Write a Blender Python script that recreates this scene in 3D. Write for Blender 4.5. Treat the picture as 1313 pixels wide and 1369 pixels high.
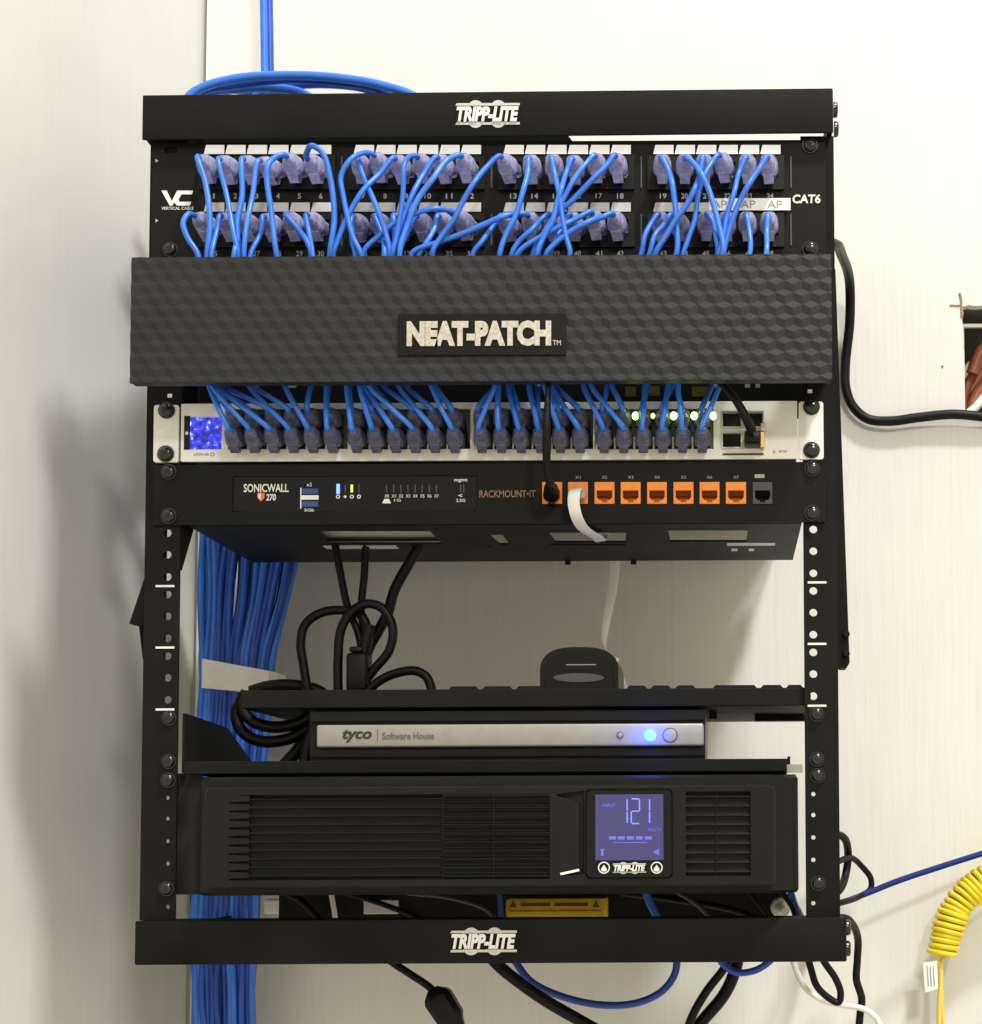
import bpy, bmesh, math, random
from mathutils import Vector, Matrix
random.seed(7)
for o in list(bpy.data.objects):
    bpy.data.objects.remove(o, do_unlink=True)
SC = bpy.context.scene
COL = SC.collection
# ------------------------------------------------------------------ camera
F, CX, CY = 2410.0, 970.0, 972.0            # focal length and optical axis in photo pixels (1313 x 1369)
PITCH, ROLL = math.radians(3.4), -0.0048
CAM = Vector((0.169, -1.30, 0.0))
R3 = (Matrix.Rotation(math.pi/2 + PITCH, 3, 'X') @ Matrix.Rotation(ROLL, 3, 'Z'))
cd = bpy.data.cameras.new('camera'); co = bpy.data.objects.new('camera', cd); COL.objects.link(co)
co.matrix_world = Matrix.Translation(CAM) @ R3.to_4x4()
cd.sensor_fit = 'AUTO'; cd.sensor_width = 36.0
cd.lens = 36.0*F/1369.0
cd.shift_x = (656.5-CX)/1369.0; cd.shift_y = (CY-684.5)/1369.0
cd.clip_start = 0.02; cd.clip_end = 60
SC.camera = co
SC.render.resolution_x, SC.render.resolution_y = 982, 1024
SC.view_settings.view_transform = 'Standard'; SC.view_settings.look = 'None'
SC.view_settings.gamma = 1.0; SC.view_settings.exposure = 0.0
# ------------------------------------------------------------------ light of the room
w = bpy.data.worlds.new('World'); SC.world = w; w.use_nodes = True
w.node_tree.nodes['Background'].inputs[0].default_value = (1.0, 0.91, 0.69, 1)
w.node_tree.nodes['Background'].inputs[1].default_value = 0.90
def area(name, loc, aim, sx, sy, power, col):
    l = bpy.data.lights.new(name, 'AREA'); l.shape = 'RECTANGLE'; l.size, l.size_y = sx, sy
    l.energy = power; l.color = col
    o = bpy.data.objects.new(name, l); COL.objects.link(o); o.location = loc
    o.rotation_euler = (Vector(aim)-Vector(loc)).to_track_quat('-Z', 'Y').to_euler()
    return o
area('ceiling_lamp', (1.40, -1.5, 3.9), (0.10, 0.2, 0.0), 0.45, 0.3, 182, (1.0, 0.985, 0.95))
area('second_ceiling_lamp', (1.30, -3.8, 2.3), (0.0, 0.1, 0.0), 0.4, 0.25, 62, (1.0, 0.985, 0.95))

# ------------------------------------------------------------------ helpers
def W(u, v, Y):
    """point of the plane y = Y seen at photo position (u, v)"""
    d = R3 @ Vector(((u-CX)/F, -(v-CY)/F, -1.0))
    return CAM + d*((Y-CAM.y)/d.y)
def rect(u0, v0, u1, v1, Y):
    uc, vc = (u0+u1)/2, (v0+v1)/2
    return W(u0, vc, Y).x, W(u1, vc, Y).x, W(uc, v1, Y).z, W(uc, v0, Y).z
WALL = 0.30
MATS = {}
def mat(name, col, rough=0.5, metal=0.0, bump=0.0, bscale=400.0, var=0.0, vscale=30.0, spec=0.5,
        emit=None, estr=0.0, trans=0.0, stretch=None, coat=0.0):
    m = bpy.data.materials.new(name); m.use_nodes = True
    nt = m.node_tree; b = nt.nodes['Principled BSDF']
    b.inputs['Base Color'].default_value = (*col, 1); b.inputs['Roughness'].default_value = rough
    b.inputs['Metallic'].default_value = metal; b.inputs['Specular IOR Level'].default_value = spec
    b.inputs['Transmission Weight'].default_value = trans
    b.inputs['Coat Weight'].default_value = coat
    if emit:
        b.inputs['Emission Color'].default_value = (*emit, 1); b.inputs['Emission Strength'].default_value = estr
    tc = nt.nodes.new('ShaderNodeTexCoord'); mp = nt.nodes.new('ShaderNodeMapping')
    nt.links.new(tc.outputs['Object'], mp.inputs['Vector'])
    if stretch: mp.inputs['Scale'].default_value = stretch
    if var:
        n = nt.nodes.new('ShaderNodeTexNoise'); n.inputs['Scale'].default_value = vscale; n.inputs['Detail'].default_value = 5
        r = nt.nodes.new('ShaderNodeValToRGB')
        r.color_ramp.elements[0].position = 0.3; r.color_ramp.elements[1].position = 0.7
        r.color_ramp.elements[0].color = (*[c*(1-var) for c in col], 1)
        r.color_ramp.elements[1].color = (*[min(1, c*(1+var)) for c in col], 1)
        nt.links.new(mp.outputs[0], n.inputs['Vector']); nt.links.new(n.outputs['Fac'], r.inputs['Fac'])
        nt.links.new(r.outputs[0], b.inputs['Base Color'])
        q = nt.nodes.new('ShaderNodeMapRange'); q.inputs['To Min'].default_value = max(0.02, rough-0.07); q.inputs['To Max'].default_value = min(1, rough+0.09)
        nt.links.new(n.outputs['Fac'], q.inputs['Value']); nt.links.new(q.outputs[0], b.inputs['Roughness'])
    if bump:
        n = nt.nodes.new('ShaderNodeTexNoise'); n.inputs['Scale'].default_value = bscale; n.inputs['Detail'].default_value = 3
        bp = nt.nodes.new('ShaderNodeBump'); bp.inputs['Strength'].default_value = bump; bp.inputs['Distance'].default_value = 0.001
        nt.links.new(mp.outputs[0], n.inputs['Vector']); nt.links.new(n.outputs['Fac'], bp.inputs['Height'])
        nt.links.new(bp.outputs[0], b.inputs['Normal'])
    MATS[name] = m
    return m
POW = mat('black powder coat', (.0085, .0085, .0085), .58, spec=.10, bump=.35, bscale=1500, var=.30, vscale=14)
PAN = mat('black panel paint', (.0066, .0066, .0068), .52, spec=.14, bump=.25, bscale=1800, var=.28, vscale=16)
COVER = mat('grey black moulded plastic', (.0155, .0155, .0165), .42, spec=.30, bump=.2, bscale=1600, var=.10, vscale=40)
PLA = mat('black plastic', (.005, .005, .0055), .36, spec=.2, bump=.12, bscale=900, var=.15, vscale=40)
UPSM = mat('textured black bezel plastic', (.0064, .0064, .0066), .42, spec=.2, bump=.35, bscale=1500, var=.12, vscale=30)
GLO = mat('glossy black plastic', (.004, .004, .005), .16, spec=.25, var=.1)
DARK = mat('dark recess', (.006, .006, .007), .7)
RUB = mat('black cord rubber', (.005, .0045, .0055), .42, spec=.18, bump=.1, bscale=700, var=.15)
BLUE = mat('blue cable jacket', (.030, .165, .68), .34, var=.10, vscale=60, bump=.08, bscale=500)
BLUE2 = mat('dark blue cable jacket', (.012, .078, .48), .38, var=.16, vscale=40)
NAVY = mat('navy cable jacket', (.010, .028, .17), .6, spec=.15, var=.1)
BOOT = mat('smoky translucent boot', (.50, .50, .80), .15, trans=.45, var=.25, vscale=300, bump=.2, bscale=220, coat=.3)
WHT = mat('white label', (.82, .82, .80), .6, var=.03)
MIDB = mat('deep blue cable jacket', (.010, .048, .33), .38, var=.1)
BOOT_SHADED = mat('shaded smoky boot', (.16, .16, .25), .3, trans=.3, var=.25, vscale=260, bump=.2, bscale=260)  # darker copy of the smoky boot, shade on the switch plugs painted in
GREYL = mat('grey label', (.50, .50, .48), .6, var=.06, vscale=120)
INK = mat('white print', (.72, .72, .71), .55)
DIM = mat('grey print', (.32, .32, .32), .55)
BLK = mat('black print', (.02, .02, .02), .6)
GRY = mat('light grey ink', (.30, .30, .30), .6)
STEEL = mat('brushed nickel letters', (.66, .63, .58), .3, metal=.85, var=.15, vscale=500)
SCR = mat('black screw', (.008, .008, .009), .2, spec=.6)
SWM = mat('white painted metal', (.74, .73, .70), .38, var=.03, vscale=60, bump=.05, bscale=900)
SIL = mat('satin silver plastic', (.30, .295, .28), .40, metal=.25, var=.06, vscale=90, bump=.12, bscale=1500)
ORG = mat('orange jack plastic', (.80, .24, .025), .4, var=.08, vscale=200)
ORD = mat('deep orange plastic', (.62, .16, .016), .5)
GJK = mat('grey jack plastic', (.045, .045, .048), .45)
WFL = mat('white flat cable jacket', (.80, .80, .80), .45, var=.05)
WCO = mat('white cable jacket', (.75, .75, .73), .4)
YEL = mat('yellow coil plastic', (.80, .62, .02), .38, var=.08, vscale=70)
YLB = mat('yellow sticker', (.72, .48, .01), .5, var=.10, vscale=120)
GOLD = mat('gold contacts', (.7, .5, .16), .3, metal=1)
MET = mat('bare metal', (.45, .44, .42), .35, metal=.9, var=.1)
VEL = mat('pale hook and loop strap', (.86, .85, .80), .95, bump=.8, bscale=700, var=.08)
RED = mat('brown red wire', (.26, .075, .035), .4, var=.3, vscale=60)
WOOD = mat('raw cut edge', (.30, .20, .12), .8, var=.2, vscale=90)
def emat(name, c, s):
    return mat(name, (.02, .02, .02), .4, emit=c, estr=s)
LEDB = emat('blue led', (.03, .22, 1.0), 14)
LEDS = emat('small blue led', (.04, .10, 1.0), 9)
LEDG = emat('green led', (.62, 1.0, .22), 7)
LEDY = emat('yellow led', (.95, .85, .25), 3)
DIG = emat('display segments', (.24, .25, 1.0), 1.4)
DIGD = emat('display small segments', (.17, .17, .85), 1.0)
LCD = mat('display backlight', (.03, .03, .05), .2, emit=(.055, .047, .26), estr=.55)

class B:
    def __init__(s): s.bm = bmesh.new(); s.mi = 0
    def _face(s, vs):
        try:
            f = s.bm.faces.new(vs); f.material_index = s.mi; return f
        except ValueError: return None
    def box(s, x0, x1, y0, y1, z0, z1, bev=0.0, seg=2):
        r = bmesh.ops.create_cube(s.bm, size=1.0)
        for v in r['verts']:
            v.co = Vector(((x0+x1)/2+v.co.x*(x1-x0), (y0+y1)/2+v.co.y*(y1-y0), (z0+z1)/2+v.co.z*(z1-z0)))
        fs = set(f for v in r['verts'] for f in v.link_faces)
        for f in fs: f.material_index = s.mi
        if bev:
            es = list(set(e for v in r['verts'] for e in v.link_edges))
            bmesh.ops.bevel(s.bm, geom=es, offset=bev, segments=seg, affect='EDGES', profile=.5, material=s.mi)
        return s
    def pbox(s, u0, v0, u1, v1, yf, yb, bev=0.0, seg=2):
        x0, x1, z0, z1 = rect(u0, v0, u1, v1, yf)
        return s.box(x0, x1, yf, yb, z0, z1, bev, seg)
    def cyl(s, p0, p1, r0, r1=None, n=20, bev=0.0):
        p0, p1 = Vector(p0), Vector(p1); r1 = r0 if r1 is None else r1
        d = (p1-p0).normalized(); a = d.orthogonal().normalized(); b = d.cross(a)
        rings = []
        prof = [(p0, r0), (p1, r1)]
        if bev: prof = [(p0, r0), (p1-d*bev, r1), (p1-d*bev*.3, r1-bev*.3), (p1, r1-bev)]
        for p, r in prof:
            rings.append([s.bm.verts.new(p+(a*math.cos(t)+b*math.sin(t))*r) for t in [2*math.pi*k/n for k in range(n)]])
        for A, C in zip(rings, rings[1:]):
            for k in range(n): s._face((A[k], A[(k+1) % n], C[(k+1) % n], C[k]))
        s._face(list(reversed(rings[0]))); s._face(rings[-1])
        return s
    def tube(s, pts, r, n=8, cap=True):
        pts = [Vector(p) for p in pts]
        up = None; rings = []
        for i, p in enumerate(pts):
            t = (pts[min(i+1, len(pts)-1)]-pts[max(i-1, 0)]).normalized()
            if up is None: up = t.orthogonal().normalized()
            up = (up-t*up.dot(t)).normalized(); b = t.cross(up)
            rr = r(i/(len(pts)-1)) if callable(r) else r
            rings.append([s.bm.verts.new(p+(up*math.cos(a)+b*math.sin(a))*rr) for a in [2*math.pi*k/n for k in range(n)]])
        for A, C in zip(rings, rings[1:]):
            for k in range(n): s._face((A[k], A[(k+1) % n], C[(k+1) % n], C[k]))
        if cap: s._face(list(reversed(rings[0]))); s._face(rings[-1])
        return s
    def ribbon(s, pts, wid, th, side):
        pts = [Vector(p) for p in pts]; rings = []
        for i, p in enumerate(pts):
            t = (pts[min(i+1, len(pts)-1)]-pts[max(i-1, 0)]).normalized()
            sd = Vector(side(i/(len(pts)-1))); sd = (sd-t*sd.dot(t)).normalized(); nn = t.cross(sd)
            rings.append([s.bm.verts.new(p+sd*a*wid/2+nn*c*th/2) for a, c in ((-1, -.4), (-.8, -1), (.8, -1), (1, -.4), (1, .4), (.8, 1), (-.8, 1), (-1, .4))])
        for A, C in zip(rings, rings[1:]):
            for k in range(8): s._face((A[k], A[(k+1) % 8], C[(k+1) % 8], C[k]))
        s._face(list(reversed(rings[0]))); s._face(rings[-1])
        return s
    def loft(s, secs):
        rings = [[s.bm.verts.new(p) for p in sec] for sec in secs]; n = len(secs[0])
        for A, C in zip(rings, rings[1:]):
            for k in range(n): s._face((A[k], A[(k+1) % n], C[(k+1) % n], C[k]))
        s._face(list(reversed(rings[0]))); s._face(rings[-1])
        return s
    def mesh(s, me):
        n0 = len(s.bm.faces); s.bm.from_mesh(me); s.bm.faces.ensure_lookup_table()
        for f in s.bm.faces[n0:]: f.material_index = s.mi
        bpy.data.meshes.remove(me); return s
    def plate(s, loops, y0, y1):
        """flat plate with holes, outline in (x, z), between y0 (front) and y1"""
        cu = bpy.data.curves.new('outline', 'CURVE'); cu.dimensions = '2D'; cu.fill_mode = 'BOTH'; cu.extrude = abs(y1-y0)/2
        for lp in loops:
            sp = cu.splines.new('POLY'); sp.points.add(len(lp)-1); sp.use_cyclic_u = True
            for q, p in zip(sp.points, lp): q.co = (p[0], p[1], 0, 1)
        ob = bpy.data.objects.new('outline', cu); me = bpy.data.meshes.new_from_object(ob)
        me.transform(Matrix.Translation((0, (y0+y1)/2, 0)) @ Matrix.Rotation(math.pi/2, 4, 'X'))
        bpy.data.objects.remove(ob); bpy.data.curves.remove(cu)
        return s.mesh(me)
    def text(s, txt, u0, v0, u1, v1, Y, bold=0.0, shear=0.0, th=0.0004):
        x0, x1, z0, z1 = rect(u0, v0, u1, v1, Y)
        cu = bpy.data.curves.new('writing', 'FONT'); cu.body = txt; cu.offset = bold; cu.shear = shear; cu.extrude = .01
        cu.resolution_u = 3
        ob = bpy.data.objects.new('writing', cu); me = bpy.data.meshes.new_from_object(ob)
        xs = [v.co.x for v in me.vertices]; ys = [v.co.y for v in me.vertices]
        ax, bx, ay, by = min(xs), max(xs), min(ys), max(ys)
        for v in me.vertices:
            v.co = Vector((x0+(v.co.x-ax)/(bx-ax)*(x1-x0), Y-(v.co.z/.01)*th, z0+(v.co.y-ay)/max(1e-6, by-ay)*(z1-z0)))
        bpy.data.objects.remove(ob); bpy.data.curves.remove(cu)
        return s.mesh(me)
    def build(s, name, m, parent=None, smooth=None):
        me = bpy.data.meshes.new(name)
        bmesh.ops.recalc_face_normals(s.bm, faces=s.bm.faces[:])
        s.bm.to_mesh(me); s.bm.free()
        for mm in (m if isinstance(m, (list, tuple)) else [m]): me.materials.append(mm)
        o = bpy.data.objects.new(name, me); COL.objects.link(o)
        if smooth is not None:
            try: me.shade_smooth(); me.set_sharp_from_angle(angle=math.radians(smooth))
            except Exception: pass
        if parent is not None: adopt(o, parent)
        return o
def adopt(o, parent):
    o.parent = parent
    r = Matrix.Identity(4); p = parent
    while p is not None:
        r = Matrix.Translation(p.location) @ (p.matrix_parent_inverse @ r if p.parent else r); p = p.parent
    o.matrix_parent_inverse = r.inverted()
def tag(o, label, cat, group=None, kind=None):
    o['label'] = label; o['category'] = cat
    if group: o['group'] = group
    if kind: o['kind'] = kind
    return o
def thing(name, loc, label, cat, group=None):
    o = bpy.data.objects.new(name, None); o.empty_display_size = .02; COL.objects.link(o); o.location = loc
    return tag(o, label, cat, group)
def smooth_path(pts, n=8):
    P = [Vector(p) for p in pts]
    P = [P[0]*2-P[1]] + P + [P[-1]*2-P[-2]]
    out = []
    for i in range(1, len(P)-2):
        a, b, c, d = P[i-1], P[i], P[i+1], P[i+2]
        t0 = 0.; t1 = max(1e-5, (b-a).length**.5); t2 = t1+max(1e-5, (c-b).length**.5); t3 = t2+max(1e-5, (d-c).length**.5)
        for k in range(n):
            t = t1+(t2-t1)*k/n
            A1 = a*((t1-t)/(t1-t0))+b*((t-t0)/(t1-t0)); A2 = b*((t2-t)/(t2-t1))+c*((t-t1)/(t2-t1)); A3 = c*((t3-t)/(t3-t2))+d*((t-t2)/(t3-t2))
            B1 = A1*((t2-t)/(t2-t0))+A2*((t-t0)/(t2-t0)); B2 = A2*((t3-t)/(t3-t1))+A3*((t-t1)/(t3-t1))
            out.append(B1*((t2-t)/(t2-t1))+B2*((t-t1)/(t2-t1)))
    out.append(P[-2]); return out
def pp(lst, Y=None):
    """photo measurements (u, v[, depth]) to points"""
    return [W(q[0], q[1], q[2] if len(q) > 2 else Y) for q in lst]
def rloop(x0, x1, z0, z1, r=0.0, n=5):
    if r <= 0: return [(x0, z0), (x1, z0), (x1, z1), (x0, z1)]
    out = []
    for cx, cz, a0 in ((x1-r, z0+r, -90), (x1-r, z1-r, 0), (x0+r, z1-r, 90), (x0+r, z0+r, 180)):
        for k in range(n+1):
            a = math.radians(a0+90*k/n); out.append((cx+r*math.cos(a), cz+r*math.sin(a)))
    return out
def ploop(u0, v0, u1, v1, Y, r=0.0): 
    return rloop(*rect(u0, v0, u1, v1, Y), r)
def circ(c, r, n=16): return [(c[0]+r*math.cos(2*math.pi*k/n), c[1]+r*math.sin(2*math.pi*k/n)) for k in range(n)]
def pcirc(u, v, Y, r, n=16):
    p = W(u, v, Y); return circ((p.x, p.z), r, n)
# shared screw head with a cross recess
def screw_mesh():
    b = B(); b.cyl((0, 0, 0), (0, -.0012, 0), .0058, .0058, 24)
    prof = [(-.0012, .0049), (-.0026, .0047), (-.0036, .0038), (-.0041, .0026)]
    secs = [[Vector((r*math.cos(2*math.pi*k/24), y, r*math.sin(2*math.pi*k/24))) for k in range(24)] for y, r in prof]
    b.loft(secs); b.mi = 1
    b.box(-.0022, .0022, -.0044, -.0040, -.0005, .0005); b.box(-.0005, .0005, -.00445, -.00405, -.0022, .0022)
    o = b.build('screw', [SCR, DARK], None, 40); me = o.data; bpy.data.objects.remove(o); return me
SCREW = screw_mesh()
def screw(u, v, Y, parent, s=1.0):
    o = bpy.data.objects.new('screw', SCREW); COL.objects.link(o); o.location = W(u, v, Y); o.scale = (s, s, s)
    o.rotation_euler = (0, random.uniform(0, 1.5), 0); adopt(o, parent); return o

# ------------------------------------------------------------------ walls
def wall_mat(name, col, grain):
    m = bpy.data.materials.new(name); m.use_nodes = True; nt = m.node_tree; b = nt.nodes['Principled BSDF']
    b.inputs['Roughness'].default_value = .55
    tc = nt.nodes.new('ShaderNodeTexCoord')
    mp = nt.nodes.new('ShaderNodeMapping'); mp.inputs['Scale'].default_value = (1, 1, .045); nt.links.new(tc.outputs['Object'], mp.inputs[0])
    n1 = nt.nodes.new('ShaderNodeTexNoise'); n1.inputs['Scale'].default_value = 260; n1.inputs['Detail'].default_value = 4; nt.links.new(mp.outputs[0], n1.inputs['Vector'])
    n2 = nt.nodes.new('ShaderNodeTexNoise'); n2.inputs['Scale'].default_value = 5; n2.inputs['Detail'].default_value = 6; nt.links.new(tc.outputs['Object'], n2.inputs['Vector'])
    n3 = nt.nodes.new('ShaderNodeTexNoise'); n3.inputs['Scale'].default_value = 420; nt.links.new(tc.outputs['Object'], n3.inputs['Vector'])
    r = nt.nodes.new('ShaderNodeValToRGB'); r.color_ramp.elements[0].position = .3; r.color_ramp.elements[1].position = .75
    r.color_ramp.elements[0].color = (*[c*.90 for c in col], 1); r.color_ramp.elements[1].color = (*col, 1)
    nt.links.new(n2.outputs['Fac'], r.inputs[0])
    mx = nt.nodes.new('ShaderNodeMixRGB'); mx.blend_type = 'MULTIPLY'; mx.inputs[0].default_value = grain*.30
    nt.links.new(r.outputs[0], mx.inputs[1]); nt.links.new(n1.outputs['Fac'], mx.inputs[2]); nt.links.new(mx.outputs[0], b.inputs['Base Color'])
    ad = nt.nodes.new('ShaderNodeMath'); ad.operation = 'MULTIPLY_ADD'; ad.inputs[1].default_value = grain
    nt.links.new(n1.outputs['Fac'], ad.inputs[0])
    sm = nt.nodes.new('ShaderNodeMath'); sm.operation = 'MULTIPLY'; sm.inputs[1].default_value = .25; nt.links.new(n3.outputs['Fac'], sm.inputs[0]); nt.links.new(sm.outputs[0], ad.inputs[2])
    bp = nt.nodes.new('ShaderNodeBump'); bp.inputs['Strength'].default_value = .35; bp.inputs['Distance'].default_value = .0012
    nt.links.new(ad.outputs[0], bp.inputs['Height']); nt.links.new(bp.outputs[0], b.inputs['Normal'])
    return m
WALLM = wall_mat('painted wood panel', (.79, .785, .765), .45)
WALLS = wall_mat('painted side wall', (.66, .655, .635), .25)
c0, c1 = W(277, 0, WALL), W(254, 1369, WALL)
def cx_at(z): return c0.x+(c1.x-c0.x)*(c0.z-z)/(c0.z-c1.z)
hx0, hx1, hz0, hz1 = rect(1288, 408, 1400, 556, WALL)
ZB, ZT = -0.9, 1.35
ragged = []
for (xa, za), (xb, zb) in zip(rloop(hx0, hx1, hz0, hz1), rloop(hx0, hx1, hz0, hz1)[1:]+[(hx0, hz0)]):
    for k in range(26): ragged.append((xa+(xb-xa)*k/26+random.uniform(-.0007, .0007), za+(zb-za)*k/26+random.uniform(-.0007, .0007)))
b = B()
b.plate([[(cx_at(ZB), ZB), (1.3, ZB), (1.3, ZT), (cx_at(ZT), ZT)], ragged], WALL, WALL+.012)
tag(b.build('panelled_wall', WALLM), 'cream painted wood-grain panel wall behind the rack', 'wall')
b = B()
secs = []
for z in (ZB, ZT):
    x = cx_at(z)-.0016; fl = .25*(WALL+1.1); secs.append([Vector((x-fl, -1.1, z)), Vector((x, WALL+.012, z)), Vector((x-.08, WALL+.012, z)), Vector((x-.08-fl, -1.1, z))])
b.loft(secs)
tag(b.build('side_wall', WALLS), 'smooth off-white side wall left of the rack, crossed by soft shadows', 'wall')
# wall opening with wiring
t = thing('wall_opening', (hx0+.02, WALL, hz0), 'rough square cut-out in the wall showing red-brown wires', 'wall box')
b = B(); D = WALL+.075
b.box(hx0, hx1, D, D+.004, hz0, hz1)
b.box(hx0-.004, hx0, WALL+.013, D, hz0, hz1); b.box(hx0, hx1, WALL+.013, D, hz1, hz1+.004); b.box(hx0, hx1, WALL+.013, D, hz0-.004, hz0)
b.build('cavity', mat('grey cavity', (.10, .095, .09), .8, var=.2), t)
x0, x1, z0, z1 = rect(1292, 432, 1400, 552, WALL+.006)
b = B(); b.plate([rloop(hx0+.001, hx1-.001, hz0+.001, z1+.003), rloop(x0, x1-.002, z0, z1)], WALL+.018, WALL+.022)
b.build('box_rim', mat('cream box rim', (.72, .70, .62), .5), t)
for i, (pts, r, m) in enumerate([
        ([(1288, 560), (1300, 520), (1312, 500), (1340, 480)], .006, RED), ([(1286, 548), (1296, 505), (1308, 488), (1340, 470)], .0055, RED),
        ([(1296, 560), (1306, 528), (1325, 512), (1350, 505)], .006, RED), ([(1284, 505), (1298, 488), (1312, 478), (1340, 460)], .004, WCO),
        ([(1290, 556), (1304, 545), (1320, 528), (1350, 520)], .004, WCO), ([(1300, 500), (1312, 470), (1330, 455), (1345, 450)], .006, RED)]):
    B().tube(smooth_path(pp(pts, WALL+.045-.003*i), 6), r, 8).build('wire', m, t, 60)
b = B(); b.tube(pp([(1270, 408), (1279, 408.6), (1286, 408)], WALL-.0003), .0008, 5); b.tube(pp([(1283, 392), (1285, 400), (1286, 425)], WALL-.0003), .0011, 5)
b.build('splintered_edge', WOOD, t)
q = W(1260, 490, WALL); b = B(); b.cyl(q+Vector((0, .001, 0)), q+Vector((0, -.0008, 0)), .0012, .0009, 10); tag(b.build('nail_head', mat('rusty steel', (.12, .08, .05), .6), None, 40), 'tiny nail head in the wall left of the cut-out', 'nail')
# ------------------------------------------------------------------ rack frame
rk = thing('open_frame_rack', W(656, 1288, .05), 'black open-frame wall rack holding all the network equipment', 'equipment rack')
TOPV0, TOPV1, BOTV0, BOTV1 = 122, 182, 1229, 1288
def bar(u0, v0, u1, v1, name):
    x0, x1, z0, z1 = rect(u0, v0, u1, v1, -.012); b = B()
    b.box(x0, x1, -.012, -.0095, z0, z1, .0011)
    b.box(x0+.0005, x1-.0005, -.0092, .030, z1-.0026, z1-.0003); name == 'top_bar' or b.box(x0+.0005, x1-.0005, -.0092, .030, z0+.0003, z0+.0026)
    for x in (x0+.0003, x1-.0026): b.box(x, x+.0023, -.0090, .030, z0+.003, z1-.003)
    if name == 'top_bar':
        for v_ in b.bm.verts: v_.co.z += (v_.co.x-(x0+x1)/2)*.0055
    return b.build(name, POW, rk, 40)
tb = bar(190, TOPV0, 1114, TOPV1, 'top_bar'); bb = bar(180, BOTV0, 1132, BOTV1, 'bottom_bar')
def logo(u0, v0, u1, v1, Y, parent, dark=POW):
    """white badge: slanted lettering over two ovals and two rules"""
    x0, x1, z0, z1 = rect(u0, v0, u1, v1, Y); wd, h = x1-x0, z1-z0; b = B(); zc = (z0+z1)/2
    for fx in (.315, .665):
        b.plate([[(x0+wd*fx+wd*.155*math.cos(a), zc+h*.5*math.sin(a)) for a in [2*math.pi*k/40 for k in range(40)]]], Y-.0003, Y)
    for k in (-1, 1): 
        zz = zc+k*h*.345; b.plate([[(x0, zz-h*.045), (x1, zz-h*.045), (x1, zz+h*.045), (x0+wd*.02, zz+h*.045)]], Y-.00045, Y-.00015)
    o = b.build('logo_badge', GREYL, parent)
    b = B(); x = []
    b.plate([[(x0+wd*.0, zc-h*.28), (x1-wd*.02, zc-h*.28), (x1, zc+h*.28), (x0+wd*.02, zc+h*.28)]], Y-.0008, Y-.0005)
    b.build('badge_ground', dark, o)
    B().text('TRIPP-LITE', u0+1.5, v0+(v1-v0)*.23, u1-1.5, v0+(v1-v0)*.77, Y-.0010, bold=.05, shear=.22).build('lettering', INK, o)
logo(609, 134, 695, 171, -.0121, tb); logo(602, 1240, 691, 1277, -.0121, bb)
UP = [(708, 0), (737, 0), (766.5, 0)]
holesv = []
for k in range(3):
    holesv += [708+82.2*k, 737+82.2*k, 766.5+82.2*k]
holesv += [1062, 1090, 1120, 1150, 1208]
for side in (0, 1):
    ua, ub = ((194, 241), (1074, 1119))[side]
    x0, x1, z0, z1 = rect(ua, 182, ub, 1230, 0)
    hu = 224 if side == 0 else 1087.5
    loops = [rloop(x0, x1, z0, z1)]
    for v in holesv: loops.append(pcirc(hu, v+(4.6 if side == 0 else -.4), 0, .0029 if v < 1000 else .0016, 14))
    b = B(); b.plate(loops, .0, .0022)
    xo = x0 if side == 0 else x1-.0022
    b.box(xo, xo+.0022, .0023, .045, z0, z1)
    p = b.build('post', POW, rk)
    for v in (783.5, 865.7, 948.5, 1031) if side == 0 else (778.6, 860.8, 943.5):
        if v > 1000: continue
        du = 0 if side == 0 else 872
        m = B(); m.pbox(208+du, v-1.4, 233+du, v+1.4, -.0004, 0); m.build('unit_mark', INK, p)
# side arms back to the wall
xl = rect(194, 182, 241, 1230, 0)[1]-.0005
xr = rect(1074, 182, 1119, 1230, 0)[0]
def arm(x, prof, name, th=.0022):
    secs = [[Vector((x+d, y, z)) for y, z in prof] for d in (0, th)]
    bm = B(); bm.loft(secs); return bm.build(name, POW, rk)
zT, zB = W(656, 150, 0).z, W(656, 1260, 0).z
z76, z71 = W(240, 762, 0).z, W(258, 702, .034).z
for s_, x in ((0, W(197, 700, 0).x), (1, W(1110, 700, 0).x)):
    arm(x, [(.003, zT), (WALL-.002, zT), (WALL-.002, zT-.09), (.05, zT-.12), (.003, zT-.15)], 'side_arm')
    arm(x, [(.003, zB+.01), (WALL-.002, zB+.01), (WALL-.002, zB-.01), (.003, zB-.01)], 'side_arm')
arm(xl-.001, [(.003, zT), (.04, zT), (.034, z71), (.003, z76)], 'post_gusset')
b = B(); b.plate([list(reversed([(W(u, v, .04).x, W(u, v, .04).z) for u, v in ((245, 150), (735, 150), (772, 197), (245, 197))]))], .04, .042); b.build('tie_plate', POW, rk)
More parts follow.
